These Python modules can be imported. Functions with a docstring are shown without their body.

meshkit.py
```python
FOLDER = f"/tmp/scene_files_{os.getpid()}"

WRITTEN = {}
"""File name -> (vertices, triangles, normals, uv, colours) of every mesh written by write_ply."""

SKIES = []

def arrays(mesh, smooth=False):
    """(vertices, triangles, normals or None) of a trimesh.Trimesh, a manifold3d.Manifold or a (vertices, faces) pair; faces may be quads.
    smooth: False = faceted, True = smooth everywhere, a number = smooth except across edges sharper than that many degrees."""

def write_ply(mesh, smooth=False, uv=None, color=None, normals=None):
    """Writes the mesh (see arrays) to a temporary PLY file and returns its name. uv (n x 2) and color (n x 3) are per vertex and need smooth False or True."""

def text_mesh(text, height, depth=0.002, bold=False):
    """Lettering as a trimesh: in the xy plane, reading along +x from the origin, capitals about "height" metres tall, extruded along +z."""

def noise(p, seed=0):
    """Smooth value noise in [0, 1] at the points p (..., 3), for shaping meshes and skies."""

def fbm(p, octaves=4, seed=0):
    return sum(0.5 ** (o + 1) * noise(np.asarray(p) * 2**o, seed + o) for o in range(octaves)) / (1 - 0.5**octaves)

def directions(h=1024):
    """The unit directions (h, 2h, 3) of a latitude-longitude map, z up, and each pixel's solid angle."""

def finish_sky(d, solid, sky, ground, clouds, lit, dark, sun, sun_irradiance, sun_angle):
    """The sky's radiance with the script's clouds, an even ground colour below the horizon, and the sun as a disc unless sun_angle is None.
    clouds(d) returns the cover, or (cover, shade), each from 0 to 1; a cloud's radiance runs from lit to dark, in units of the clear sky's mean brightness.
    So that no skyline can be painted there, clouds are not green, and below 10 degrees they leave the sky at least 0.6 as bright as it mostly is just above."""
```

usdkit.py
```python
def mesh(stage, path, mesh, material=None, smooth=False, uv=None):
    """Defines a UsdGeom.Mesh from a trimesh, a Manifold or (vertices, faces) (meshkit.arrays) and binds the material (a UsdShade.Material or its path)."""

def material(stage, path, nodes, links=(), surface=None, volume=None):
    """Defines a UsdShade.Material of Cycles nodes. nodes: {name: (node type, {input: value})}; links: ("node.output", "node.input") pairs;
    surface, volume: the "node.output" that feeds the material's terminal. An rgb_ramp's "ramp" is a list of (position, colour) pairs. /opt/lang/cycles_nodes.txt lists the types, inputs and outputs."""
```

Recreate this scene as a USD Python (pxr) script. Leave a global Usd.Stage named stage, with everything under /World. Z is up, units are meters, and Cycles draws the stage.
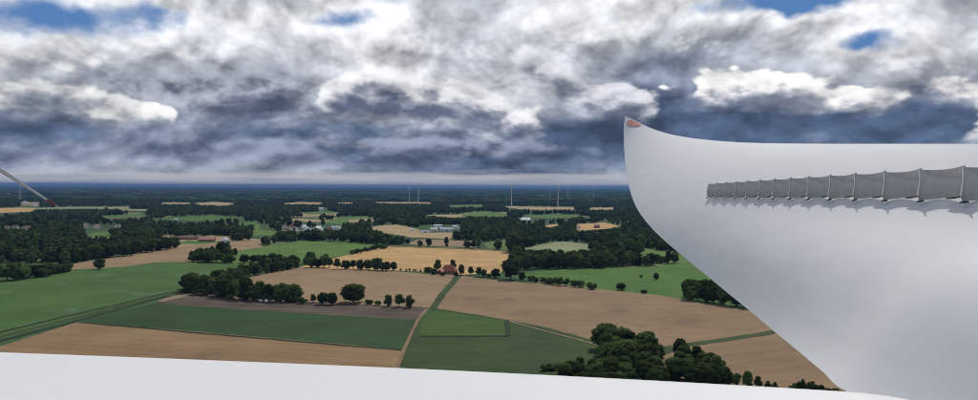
import math, random
import numpy as np
import trimesh
import usdkit, meshkit
from pxr import Usd, UsdGeom, UsdLux, UsdShade, Gf, Sdf, Vt

# ------------------------------------------------------------------ stage, camera, sun, sky
stage = Usd.Stage.CreateInMemory()
UsdGeom.SetStageUpAxis(stage, UsdGeom.Tokens.z)
UsdGeom.SetStageMetersPerUnit(stage, 1.0)
UsdGeom.Xform.Define(stage, '/World')
UsdGeom.Scope.Define(stage, '/World/Looks')

H = 110.0            # eye height above the fields
F = 767.0            # focal length in picture widths of 978
HY, ROLL = 186.6, 0.0046
cam = UsdGeom.Camera.Define(stage, '/World/camera')
cam.CreateFocalLengthAttr(F / 20)
cam.CreateHorizontalApertureAttr(978 / 20)
cam.CreateVerticalApertureAttr(400 / 20)
cam.CreateVerticalApertureOffsetAttr(-(200 - HY) / 20)
cam.CreateClippingRangeAttr(Gf.Vec2f(0.05, 300000))
cam.AddTranslateOp().Set((0, 0, H))
cam.AddRotateXYZOp().Set((90, 0, 0))
cam.AddRotateZOp(opSuffix='roll').Set(math.degrees(ROLL))
cam.CreateExposureAttr(-0.22)

HAZE_DENSITY, HAZE_COLOR = 4.0e-5, (0.12, 0.235, 0.47)
SUN_AZ, SUN_EL = math.radians(21), math.radians(48)
sun = UsdLux.DistantLight.Define(stage, '/World/sun')
sun.CreateIntensityAttr(0.78)
sun.CreateAngleAttr(0.9)
sun.CreateNormalizeAttr(True)
sun.CreateColorAttr(Gf.Vec3f(1.0, 0.95, 0.87))
sun.AddRotateZOp().Set(-math.degrees(SUN_AZ))
sun.AddRotateXOp().Set(-(90 - math.degrees(SUN_EL)))
sun.AddRotateYOp().Set(0)


class Ref:
    def __init__(s, g, at): s.g, s.at = g, at
    def o(s, name): return Ref(s.g, s.at.split('.')[0] + '.' + name)
    def __add__(s, b): return s.g.m('add', s, b)
    __radd__ = __add__
    def __mul__(s, b): return s.g.m('multiply', s, b)
    __rmul__ = __mul__
    def __sub__(s, b): return s.g.m('subtract', s, b)
    def __rsub__(s, b): return s.g.m('subtract', b, s)
    def __truediv__(s, b): return s.g.m('divide', s, b)


class Graph:
    """Writes a Cycles node graph from expressions."""
    def __init__(s): s.nodes, s.links = {}, []
    def n(s, kind, out, **inputs):
        name = f'n{len(s.nodes):03d}'
        fixed = {}
        for k, v in inputs.items():
            if isinstance(v, Ref): s.links.append((v.at, f'{name}.{k}'))
            else: fixed[k] = v
        s.nodes[name] = (kind, fixed)
        return Ref(s, f'{name}.{out}')
    def m(s, op, a, b=0.0, c=0.0, clamp=False):
        return s.n('math', 'value', math_type=op, value1=a, value2=b, value3=c, use_clamp=clamp)
    def vec(s, x, y, z): return s.n('combine_xyz', 'vector', x=x, y=y, z=z)
    def vm(s, op, a, b=(0, 0, 0), **k): return s.n('vector_math', 'vector', math_type=op, vector1=a, vector2=b, **k)
    def scale(s, v, k): return s.n('vector_math', 'vector', math_type='scale', vector1=v, scale=k)
    def noise(s, v, scale, detail=4, rough=0.5, out='fac', **k):
        return s.n('noise_texture', out, vector=v, scale=scale, detail=detail, roughness=rough, **k)
    def smooth(s, x, a, b, lo=0.0, hi=1.0):
        return s.n('map_range', 'result', range_type='smoothstep', value=x, from_min=a, from_max=b, to_min=lo, to_max=hi, clamp=True)
    def lin(s, x, a, b, lo=0.0, hi=1.0):
        return s.n('map_range', 'result', range_type='linear', value=x, from_min=a, from_max=b, to_min=lo, to_max=hi, clamp=True)
    def mix(s, f, a, b, kind='mix'): return s.n('mix', 'color', mix_type=kind, fac=f, color1=a, color2=b)
    def ramp(s, f, stops): return s.n('rgb_ramp', 'color', fac=f, ramp=stops)
    def material(s, name, surface=None, volume=None):
        return usdkit.material(stage, '/World/Looks/' + name, s.nodes, s.links, surface=surface and surface.at, volume=volume and volume.at)


def UV(px, py):
    """Azimuth and elevation, in hundredths of a focal length, of a direction given as seen from the roof."""
    return (F / 100 * math.atan((px - 489) / F), F / 100 * math.atan((187 - py) / math.hypot(F, px - 489)))


def build_sky():
    g = Graph()
    d = g.vm('normalize', g.n('geometry', 'position'))
    sep = g.n('separate_xyz', 'x', vector=d)
    x, y, z = sep, sep.o('y'), sep.o('z')
    zc = g.m('maximum', z, 0.0)
    u = g.m('arctan2', x, y) * (F / 100)
    v = g.m('arcsine', z) * (F / 100)
    zf = g.m('logarithm', zc + 0.20, math.e) * 0.50
    q = g.vec(x, y, zf)
    sky = g.n('sky_texture', 'color', sky_type='single_scattering', sun_disc=False, sun_elevation=SUN_EL, sun_rotation=SUN_AZ)
    blue = g.mix(0.75, g.vm('minimum', g.mix(1.0, sky, (0.62, 0.85, 1.25), 'multiply'), (1.6, 2.8, 5.6)), (0.95, 2.5, 5.6))
    RAMP = [(0.0, (1.02, 1.03, 1.05)), (0.2, (0.86, 0.885, 0.93)), (0.36, (0.63, 0.665, 0.73)),
            (0.52, (0.43, 0.465, 0.55)), (0.68, (0.27, 0.31, 0.415)), (0.85, (0.155, 0.20, 0.305)), (1.0, (0.090, 0.135, 0.235))]

    def sheet_colour(T, shade):
        body = g.scale(g.ramp(g.lin(T, -0.8, 1.2), RAMP), 10.0)
        if shade is not None:
            body = g.scale(body, shade)
        return g.mix(g.smooth(T, -1.3, -0.55), blue, body)

    def background(col):
        col = g.mix(g.smooth(z, 0.0, -0.02), col, (1.0, 1.3, 1.4))
        return g.n('background_shader', 'background', color=col, strength=0.1)

    # --- the wide sky all round: the same broken cloud, without the fine folds
    plain = background(sheet_colour((g.noise(q, 4.6, 3, 0.55) - 0.5) * 2.4 + g.smooth(v, 0.8, 0.4) * 0.4 + 0.36, None))

    # --- the stretch of sky beyond the blade
    w1 = g.vm('subtract', g.noise(q, 3.2, 2, 0.5, out='color'), (0.5, 0.5, 0.5))
    w2 = g.vm('subtract', g.noise(q, 14.0, 3, 0.55, out='color'), (0.5, 0.5, 0.5))
    qw = g.vm('add', g.vm('add', q, g.scale(w1, 0.10)), g.scale(w2, 0.010))
    ws = g.n('separate_xyz', 'x', vector=w2)
    ws1 = g.n('separate_xyz', 'x', vector=w1)
    uu = u + ws * 0.75 + ws1 * 0.5
    vv = v + ws.o('y') * 0.34 + ws1.o('y') * 0.2

    def blob(px, py, sx, sy, amp):
        cu, cv = UV(px, py)
        a = (uu - cu) * (100.0 / sx)
        b = (vv - cv) * (100.0 / sy)
        return g.m('exponent', (a * a + b * b) * -1.0) * amp, b

    def total(items):
        t = h = None
        for it in items:
            e, b = blob(*it)
            t = e if t is None else t + e
            h = e * b if h is None else h + e * b
        return t, h

    # billows: a fractal of round cells, and the same a little higher up, whose difference is the light on the folds
    up = (-0.006, 0.0, 0.024)
    qu = g.vm('add', qw, up)

    def puffs(p):
        b = g.n('voronoi_texture', 'distance', vector=p, scale=PUFF, detail=3.2, roughness=0.5, lacunarity=2.3, feature='f1', use_normalize=True)
        return (0.3 - b) * 3.2
    P0, P1 = puffs(qw), puffs(qu)
    n1 = g.noise(qw, 4.2, 7, 0.52)
    n2 = g.noise(qw, 11.0, 7, 0.62)
    n2s = g.noise(qu, 11.0, 7, 0.62)
    relP, relN = P0 - P1, n2 - n2s

    T = total(SHEET)[0] + (n1 - 0.5) * 1.9 + (n2 - 0.5) * 0.8 - P0 * 0.45 + 0.0 + g.smooth(v, 0.78, 0.42) * 0.62 - 0.11
    shade = g.m('minimum', g.m('maximum', relP * 1.2 + relN * 1.0 + 1.02, 0.55), 1.7)
    col = sheet_colour(T, shade)

    for items, soft, lit, dark, core in HEAPS:
        t, h = total(items)
        c = t - 0.25 + (P0 * 0.58 + (n2 - 0.5) * 0.85 + (n1 - 0.5) * 0.3) * g.smooth(t, 0.03, 0.25)
        al = g.smooth(c, 0.0, g.m('maximum', h * -1.0, 0.0) * 2.2 + soft)
        light = relP * 1.5 + relN * 1.2 + 0.66 + h * 0.8 - g.smooth(c + (n2 - 0.5) * 1.2 - (n1 - 0.5) * 0.8, 0.05, 0.85) * core
        mid = lambda k: tuple((1 - k) * a + k * b for a, b in zip(dark, lit))
        tone = g.ramp(g.lin(light, -0.1, 1.0), [(0.0, dark), (0.35, mid(0.3)), (0.62, mid(0.8)), (1.0, lit)])
        fold = g.m('minimum', g.m('maximum', relP * 0.7 + relN * 1.2 + 0.97, 0.6), 1.25)
        col = g.mix(al, col, g.scale(g.scale(tone, 11.8), fold))

    # --- bright slit of far sky under the cloud bases
    slit_n = g.noise(g.vec(x * 3.0, y * 3.0, z * 60.0), 2.6, 3, 0.6)
    slit = g.smooth(v + (slit_n - 0.5) * 0.14, 0.17, 0.09)
    slitc = g.ramp(slit_n, [(0.25, (4.2, 4.6, 5.4)), (0.5, (6.0, 6.15, 6.5)), (0.75, (7.4, 7.2, 7.0))])
    col = g.mix(slit * 0.9, col, slitc)
    fine = background(col)

    inside = g.smooth(g.m('absolute', u), 6.2, 5.3) * g.smooth(v, 2.8, 2.2) * g.smooth(z, -0.012, -0.006)
    mat = g.material('sky', surface=g.n('mix_closure', 'closure', fac=inside, closure1=plain, closure2=fine))
    dome = UsdLux.DomeLight.Define(stage, '/World/sky')
    dome.CreateIntensityAttr(1.0)
    UsdShade.MaterialBindingAPI.Apply(dome.GetPrim()).Bind(mat)
    dome.GetPrim().SetCustomDataByKey('kind', 'structure')


PUFF = 8.5
# (x, y, half width, half height, amount) where the photograph's sky is thick (+) or thin (-)
SHEET = [
    (50, 16, 80, 24, -1.2), (155, 12, 50, 14, -0.7), (330, 16, 70, 13, -0.95), (798, -2, 75, 13, -1.5), (858, 43, 38, 11, -1.0),
    (440, 35, 190, 34, -0.3), (620, 12, 90, 22, -0.15), (930, 40, 80, 40, -0.3), (180, 45, 120, 20, -0.15),
    (265, 92, 70, 34, 0.75), (90, 138, 130, 18, 0.35), (330, 142, 100, 20, 0.55), (180, 110, 50, 20, 0.3),
    (470, 152, 170, 18, 0.55), (640, 105, 80, 34, 0.75), (780, 122, 170, 26, 0.95), (900, 122, 110, 22, 0.65),
    (560, 130, 110, 26, 0.5), (670, 55, 150, 24, 0.35), (520, 60, 60, 20, 0.2), (60, 60, 80, 14, 0.2),
]
HEAPS = [
    ([(60, 62, 80, 16, 0.5), (430, 58, 90, 18, 0.5), (690, 45, 90, 20, 0.5), (200, 60, 60, 14, 0.45), (920, 66, 80, 16, 0.45), (580, 35, 60, 16, 0.45)], 0.35, (0.80, 0.81, 0.83), (0.26, 0.28, 0.34), 0.45),
    ([(150, 98, 60, 28, 0.6), (250, 98, 75, 40, 0.8), (325, 112, 60, 28, 0.55), (20, 125, 60, 22, 0.5)], 0.28, (0.44, 0.465, 0.54), (0.095, 0.12, 0.19), 0.42),
    ([(65, 108, 50, 20, 0.6), (15, 96, 34, 16, 0.5), (130, 122, 40, 14, 0.5)], 0.2, (0.80, 0.80, 0.80), (0.20, 0.235, 0.31), 0.45),
    ([(395, 110, 50, 30, 0.75), (455, 108, 45, 30, 0.75), (510, 122, 45, 24, 0.6), (345, 100, 36, 18, 0.5)], 0.16, (0.80, 0.80, 0.83), (0.135, 0.165, 0.25), 0.7),
    ([(535, 75, 32, 24, 0.5), (590, 100, 36, 18, 0.6), (640, 112, 40, 20, 0.55)], 0.2, (0.66, 0.67, 0.72), (0.14, 0.17, 0.25), 0.6),
    ([(90, 150, 120, 12, 0.5), (270, 150, 90, 14, 0.55), (420, 154, 100, 13, 0.5), (560, 150, 80, 14, 0.5)], 0.4, (0.27, 0.31, 0.41), (0.11, 0.145, 0.235), 0.4),
    ([(712, 92, 32, 20, 0.72), (760, 92, 28, 18, 0.65), (812, 92, 36, 19, 0.72), (858, 102, 30, 12, 0.6), (950, 88, 50, 20, 0.65), (978, 128, 16, 20, 0.65)], 0.16, (0.92, 0.91, 0.90), (0.22, 0.25, 0.33), 0.6),
]
build_sky()

# ------------------------------------------------------------------ helpers
RNG = np.random.default_rng(7)
used = {}


def numbered(path):
    k = used.get(path, -1) + 1
    used[path] = k
    return path if k == 0 else f'{path}_{k:03d}'


def keys(prim, **kw):
    for k, v in kw.items():
        if v:
            prim.SetCustomDataByKey(k, v)
    return prim


def path_of(parent):
    return '/World' if parent is None else str(parent.GetPath())


def obj(name, mesh, mat, parent=None, smooth=False, **kw):
    m = usdkit.mesh(stage, numbered(path_of(parent) + '/' + name), mesh, mat, smooth=smooth)
    return keys(m.GetPrim(), **kw)


def thing(name, label, category, loc=(0, 0, 0), rotz=0.0, scale=None, group=None, parent=None, ref=None, kind=None):
    x = UsdGeom.Xform.Define(stage, numbered(path_of(parent) + '/' + name))
    x.AddTranslateOp().Set(tuple(map(float, loc)))
    x.AddRotateZOp().Set(float(rotz))
    if scale is not None:
        x.AddScaleOp().Set(tuple(map(float, scale)))
    p = keys(x.GetPrim(), label=label, category=category, group=group, kind=kind)
    if ref:
        p.GetReferences().AddInternalReference(ref)
        p.SetInstanceable(True)
    return p


def level(px, py):
    """The direction (right, ahead = 1, up) of a point of the view, with the roll of the camera taken out."""
    dx, dy = px - 489.0, py - HY
    return (dx + ROLL * dy) / F, -(dy - ROLL * dx) / F


def at(px, py, z=0.0):
    """Where the view meets the fields."""
    a, b = level(px, py)
    t = (H - z) / max(-b, 1e-4)
    return np.array([a * t, t])


def pixel(p):
    """The inverse of at() for a point of the world."""
    a, b = p[0] / p[1], (p[2] - H) / p[1]
    return 489 + F * (a + ROLL * b), HY + F * (-b + ROLL * a)


def cat(meshes): return trimesh.util.concatenate(meshes)


def box(x0, x1, y0, y1, z0, z1):
    m = trimesh.creation.box([x1 - x0, y1 - y0, z1 - z0])
    m.apply_translation([(x0 + x1) / 2, (y0 + y1) / 2, (z0 + z1) / 2])
    return m


def tube(points, radii, n=8):
    p = np.asarray(points, float)
    radii = np.broadcast_to(radii, len(p))
    tan = np.gradient(p, axis=0)
    tan /= np.linalg.norm(tan, axis=1, keepdims=True)
    ref = np.array([1.0, 0, 0]) if abs(tan[0, 0]) < 0.8 else np.array([0, 1.0, 0])
    a = np.cross(tan, ref); a /= np.linalg.norm(a, axis=1, keepdims=True)
    b = np.cross(tan, a)
    th = np.arange(n) / n * 2 * np.pi
    v = (p[:, None] + radii[:, None, None] * (np.cos(th)[None, :, None] * a[:, None] + np.sin(th)[None, :, None] * b[:, None])).reshape(-1, 3)
    f = []
    for i in range(len(p) - 1):
        for j in range(n):
            q = (i * n + j, i * n + (j + 1) % n, (i + 1) * n + (j + 1) % n, (i + 1) * n + j)
            f += [(q[0], q[2], q[1]), (q[0], q[3], q[2])]
    v = np.vstack([v, p[:1], p[-1:]])
    c0, c1, last = len(v) - 2, len(v) - 1, (len(p) - 1) * n
    for j in range(n):
        f += [(c0, j, (j + 1) % n), (c1, last + (j + 1) % n, last + j)]
    m = trimesh.Trimesh(v, f, process=False)
    m.fix_normals()
    return m


def grid(P, closed=False):
    """A quad grid (rows, columns, 3) as a mesh."""
    r, c = P.shape[:2]
    i, j = np.meshgrid(np.arange(r - 1), np.arange(c if closed else c - 1), indexing='ij')
    k = (j + 1) % c
    q = np.stack([i * c + j, i * c + k, (i + 1) * c + k, (i + 1) * c + j], -1).reshape(-1, 4)
    return trimesh.Trimesh(P.reshape(-1, 3), np.vstack([q[:, [0, 1, 2]], q[:, [0, 2, 3]]]), process=False)


# ------------------------------------------------------------------ materials
def plain(name, colour, rough=0.6, vary=0.25, scale=1.0, metallic=0.0, spec=0.5, per_object=0.0):
    g = Graph()
    pos = g.n('texture_coordinate', 'object') if per_object else g.n('geometry', 'position')
    nz = g.noise(pos, scale, 5, 0.6)
    k = g.lin(nz, 0.25, 0.75, 1 - vary, 1 + vary)
    if per_object:
        k = k * g.lin(g.n('object_info', 'random'), 0, 1, 1 - per_object, 1 + per_object)
    col = g.scale(tuple(colour), k)
    b = g.n('principled_bsdf', 'BSDF', base_color=col, roughness=rough, metallic=metallic, specular_ior_level=spec)
    return g.material(name, surface=b)


def field_material(name, a, b, angle=0.0, lines=0.0, spacing=18.0, patch=70.0, contrast=1.0, third=None):
    """A crop: two tones in broad patches, finer mottling, rows along the drilling direction and faint wheel tracks."""
    a, b = tuple(0.74 * c * k for c, k in zip(a, (1.0, 0.99, 0.95))), tuple(0.97 * c * k for c, k in zip(b, (1.0, 0.985, 0.92)))
    a, b = (tuple(max(0.004, sum(t) / 3 + (1.3 if t[1] > t[0] else 1.15) * (c - sum(t) / 3)) for c in t) for t in (a, b))
    g = Graph()
    pos = g.n('geometry', 'position')
    rot = g.n('vector_rotate', 'vector', rotate_type='z_axis', vector=pos, angle=angle)
    s = g.n('separate_xyz', 'x', vector=rot)
    stretched = g.vec(s * 0.25, s.o('y'), 0.0)
    n1 = g.noise(g.vm('add', pos, (a[0] * 900, 31, 0)), 1 / patch, 5, 0.55)
    n2 = g.noise(stretched, 1 / 9.0, 4, 0.6)
    n3 = g.noise(pos, 0.6, 3, 0.6)
    t = g.lin(n1 * 0.62 + n2 * 0.25 + n3 * 0.13, 0.5 - 0.17 / contrast, 0.5 + 0.17 / contrast)
    col = g.mix(t, tuple(a), tuple(b))
    if third is not None:
        col = g.mix(g.smooth(g.noise(pos, 1 / (patch * 0.6), 4, 0.6), 0.55, 0.72, 0, 0.7), col, tuple(third))
    col = g.mix(g.smooth(n3, 0.35, 0.75, 0.0, 0.22), col, g.scale(col, 0.6))
    stain = g.smooth(g.noise(g.vm('add', pos, (17.0, a[1] * 3000, 0)), 1 / 48.0, 5, 0.65), 0.56, 0.72)
    col = g.mix(stain * 0.45, col, g.scale(col, 0.62))
    pale = g.smooth(g.noise(g.vm('add', pos, (-317.0, a[0] * 5000, 0)), 1 / 36.0, 5, 0.65), 0.58, 0.74)
    col = g.mix(pale * 0.35, col, g.scale(col, 1.4))
    if lines:
        w = g.n('math', 'value', math_type='fraction', value1=(s.o('y') + n1 * 2.0) * (1 / spacing))
        band = g.smooth(g.m('absolute', w - 0.5), 0.05, 0.02)
        w2 = g.n('math', 'value', math_type='fraction', value1=(s.o('y') + n1 * 2.0) * (1 / (spacing / 6)))
        row = g.smooth(g.m('absolute', w2 - 0.5), 0.5, 0.1)
        col = g.mix(band * g.m('minimum', lines * 1.6, 1.0), col, g.scale(col, 0.5))
        col = g.mix(row * (lines * 0.45), col, g.scale(col, 0.7))
    bump = g.n('bump', 'normal', height=n3 + n2, strength=0.35, distance=0.6)
    d = g.n('principled_bsdf', 'BSDF', base_color=col, roughness=0.9, specular_ior_level=0.15, normal=bump)
    return g.material(name, surface=d)


def leaf_material(name, dark, light, per=0.5):
    g = Graph()
    pos = g.n('texture_coordinate', 'object')
    n = g.noise(pos, 0.35, 3, 0.6)
    r = g.n('object_info', 'random')
    isl = g.n('geometry', 'random_per_island')
    t = g.lin(n * 0.55 + isl * 0.35 + r * 0.25, 0.25, 0.85)
    col = g.mix(t, tuple(dark), tuple(light))
    col = g.n('hsv', 'color', hue=g.lin(r, 0, 1, 0.465, 0.52), saturation=1.0, value=g.lin(g.n('math', 'value', math_type='fraction', value1=r * 7.31), 0, 1, 1 - per, 1 + per), fac=1.0, color=col)
    d = g.n('diffuse_bsdf', 'BSDF', color=col)
    tr = g.n('translucent_bsdf', 'BSDF', color=g.mix(1.0, col, (1.1, 1.25, 0.55), 'multiply'))
    return g.material(name, surface=g.n('mix_closure', 'closure', fac=0.3, closure1=d, closure2=tr))


def paint(name, colour, rough, streak=0.05, axis='y'):
    """Weathered gelcoat: faint grime, long streaks and a slight orange peel."""
    g = Graph()
    pos = g.n('texture_coordinate', 'object')
    s = g.n('separate_xyz', 'x', vector=pos)
    v = g.vec(s * 3.0, s.o('y') * 0.35, s.o('z') * 3.0)
    grime = g.smooth(g.noise(v, 1.4, 6, 0.62), 0.42, 0.75)
    specks = g.smooth(g.noise(pos, 34.0, 3, 0.7), 0.66, 0.78)
    col = g.mix(grime * (streak * 4), tuple(colour), tuple(c * k for c, k in zip(colour, (0.80, 0.795, 0.77))))
    col = g.mix(specks * 0.10, col, tuple(0.55 * c for c in colour))
    bump = g.n('bump', 'normal', height=g.noise(pos, 5.0, 3, 0.5), strength=0.06, distance=0.02)
    b = g.n('principled_bsdf', 'BSDF', base_color=col, roughness=g.lin(grime, 0, 1, rough, rough + 0.14), specular_ior_level=0.4, normal=bump)
    return g.material(name, surface=b)


M = {}
M['blade'] = paint('blade_gelcoat', (0.73, 0.74, 0.755), 0.42, 0.06)
M['nacelle'] = paint('nacelle_gelcoat', (0.76, 0.765, 0.765), 0.38, 0.04)
M['turbine'] = plain('turbine_white', (0.50, 0.51, 0.52), 0.45, 0.04, 0.3)
M['red'] = plain('faded_red', (0.60, 0.27, 0.24), 0.55, 0.3, 9.0)
M['band_red'] = plain('signal_red', (0.22, 0.03, 0.03), 0.5, 0.1, 1.0)
M['spoiler'] = plain('spoiler_grey', (0.33, 0.33, 0.335), 0.6, 0.12, 6.0)
M['seam'] = plain('seam_strip', (0.72, 0.72, 0.71), 0.5, 0.05, 8.0)
M['bracket'] = plain('bracket_black', (0.025, 0.025, 0.028), 0.5, 0.1, 8.0)
M['bark'] = plain('bark', (0.07, 0.055, 0.042), 0.9, 0.3, 2.0, per_object=0.2)
M['leaf'] = leaf_material('broad_leaves', (0.046, 0.076, 0.028), (0.155, 0.205, 0.070))
M['leaf_pale'] = leaf_material('pale_leaves', (0.055, 0.075, 0.040), (0.145, 0.175, 0.085))
M['canopy'] = leaf_material('far_canopy', (0.042, 0.076, 0.036), (0.12, 0.17, 0.075))

# ------------------------------------------------------------------ the ground
def ground_material():
    g = Graph()
    pos = g.n('geometry', 'position')
    wv = g.vm('add', pos, g.scale(g.vm('subtract', g.noise(pos, 1 / 500.0, 2, out='color'), (0.5, 0.5, 0.5)), 260.0))
    vor = g.n('voronoi_texture', 'color', vector=g.n('mapping', 'vector', vector=wv, scale=(1 / 330.0, 1 / 330.0, 0)), scale=1.0, feature='f1')
    r = g.n('separate_color', 'r', color=vor)
    tone = g.ramp(r, [(0.0, (0.045, 0.085, 0.035)), (0.45, (0.055, 0.105, 0.04)), (0.62, (0.045, 0.09, 0.035)), (0.72, (0.10, 0.15, 0.06)), (0.82, (0.26, 0.20, 0.12)), (1.0, (0.34, 0.26, 0.15))])
    wood = g.smooth(g.noise(pos, 1 / 900.0, 4, 0.6), 0.54, 0.60)
    tone = g.mix(wood, tone, (0.035, 0.055, 0.026))
    n = g.noise(pos, 1 / 25.0, 5, 0.6)
    tone = g.scale(tone, g.lin(n, 0.25, 0.75, 0.75, 1.2))
    return g.material('countryside', surface=g.n('principled_bsdf', 'BSDF', base_color=tone, roughness=0.95, specular_ior_level=0.1))


M['ground'] = ground_material()
FAR = 80000.0
rings = np.concatenate([[0.0], np.geomspace(60, FAR, 46)])
ang = np.arange(96) / 96 * 2 * np.pi
gp = np.stack([rings[:, None] * np.sin(ang), rings[:, None] * np.cos(ang), np.zeros((len(rings), 96))], -1)
gm = grid(gp, closed=True)
gm.invert()
obj('ground', gm, M['ground'], kind='structure')

# ------------------------------------------------------------------ fields
from shapely.geometry import Polygon, Point, MultiPolygon, LineString
from shapely import affinity, contains_xy, union_all, prepare

FIELDS, BLOCKS, LAID = [], [], []


def outline(px, wobble=0.0065, step=14.0):
    """A field's outline on the ground, its edges a little uneven as hedges and ploughs leave them."""
    P = np.array([at(*p) for p in px])
    out = []
    for a, b in zip(P, np.roll(P, -1, axis=0)):
        n = max(1, int(np.linalg.norm(b - a) / max(step, 0.012 * a[1])))
        out += [a + (b - a) * k / n for k in range(n)]
    out = np.array(out)
    nz = meshkit.noise(np.c_[out / 40.0, np.zeros(len(out))], 3) - 0.5
    ny = meshkit.noise(np.c_[out / 40.0, np.ones(len(out))], 9) - 0.5
    return out + np.c_[nz, ny] * wobble * out[:, 1:2] * 0.8


def flat(poly, z):
    parts = [p for p in (poly.geoms if hasattr(poly, 'geoms') else [poly]) if p.geom_type == 'Polygon' and p.area > 1]
    ms = []
    for p in parts:
        v, f = trimesh.creation.triangulate_polygon(p, engine='earcut')
        m = trimesh.Trimesh(np.c_[v, np.full(len(v), z)], f, process=False)
        if len(f) and m.face_normals[:, 2].sum() < 0:
            m.invert()
        ms.append(m)
    return cat(ms)


def field(name, px, mat, layer=1, label=None, category='field', far=False):
    poly = Polygon(outline(px)).buffer(0)
    same = [p for p, l in LAID if l == layer]
    if same:
        poly = poly.difference(union_all(same).buffer(0.05)).buffer(0)
    LAID.append((poly, layer))
    obj(name, flat(poly, 0.07 * layer), mat, kind='structure', label=label, category=category)
    FIELDS.append(poly)
    if far:
        BLOCKS.append(union_all([poly, affinity.scale(poly, 0.87, 0.87, origin=(0, 0)), affinity.scale(poly, 0.94, 0.94, origin=(0, 0))]).convex_hull)
    return poly


M['stubble_near'] = field_material('stubble_near', (0.235, 0.155, 0.092), (0.32, 0.225, 0.14), 0.25, 0.3, 14, 60, 0.9)
M['stubble_brown'] = field_material('stubble_brown', (0.24, 0.165, 0.105), (0.31, 0.225, 0.15), -0.45, 0.18, 22, 80, 0.8, third=(0.15, 0.105, 0.07))
M['stubble_mid'] = field_material('stubble_mid', (0.28, 0.20, 0.13), (0.36, 0.265, 0.175), 0.2, 0.3, 20, 90, 0.8, third=(0.24, 0.18, 0.13))
M['wheat'] = field_material('ripe_wheat', (0.47, 0.305, 0.155), (0.62, 0.425, 0.225), 0.15, 0.35, 18, 55, 1.0, third=(0.36, 0.235, 0.125))
M['wheat_pale'] = field_material('pale_wheat', (0.36, 0.27, 0.16), (0.48, 0.37, 0.23), 0.1, 0.2, 18, 80, 1.0)
M['plough'] = field_material('ploughed_soil', (0.085, 0.066, 0.056), (0.155, 0.125, 0.105), 0.16, 0.9, 24, 40, 1.0)
M['green_dark'] = field_material('beet_leaves', (0.026, 0.058, 0.024), (0.040, 0.082, 0.033), 0.16, 0.35, 15, 60, 0.9)
M['green_mid'] = field_material('grass_mid', (0.058, 0.115, 0.040), (0.085, 0.15, 0.055), 0.35, 0.25, 16, 90, 0.9, third=(0.10, 0.18, 0.095))
M['green_bright'] = field_material('grass_bright', (0.085, 0.155, 0.045), (0.125, 0.205, 0.066), 0.3, 0.2, 16, 80, 0.9)
M['green_meadow'] = field_material('meadow', (0.034, 0.060, 0.023), (0.054, 0.083, 0.032), 0.4, 0.2, 12, 40, 1.0)
M['green_lush'] = field_material('lush_grass', (0.062, 0.135, 0.036), (0.092, 0.175, 0.052), 0.1, 0.2, 12, 60, 0.9)
M['green_block'] = field_material('grass_block', (0.046, 0.092, 0.028), (0.064, 0.118, 0.038), 0.1, 0.2, 12, 60, 0.9)
M['pale_crop'] = field_material('pale_crop', (0.22, 0.25, 0.16), (0.30, 0.33, 0.21), 0.1, 0.2, 18, 60, 0.9)
M['track'] = field_material('sandy_track', (0.24, 0.19, 0.13), (0.33, 0.26, 0.19), 0.0, 0.0, 10, 12, 1.0)
M['verge'] = field_material('rough_verge', (0.035, 0.058, 0.024), (0.065, 0.095, 0.04), 0.0, 0.0, 10, 8, 1.0)
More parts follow.
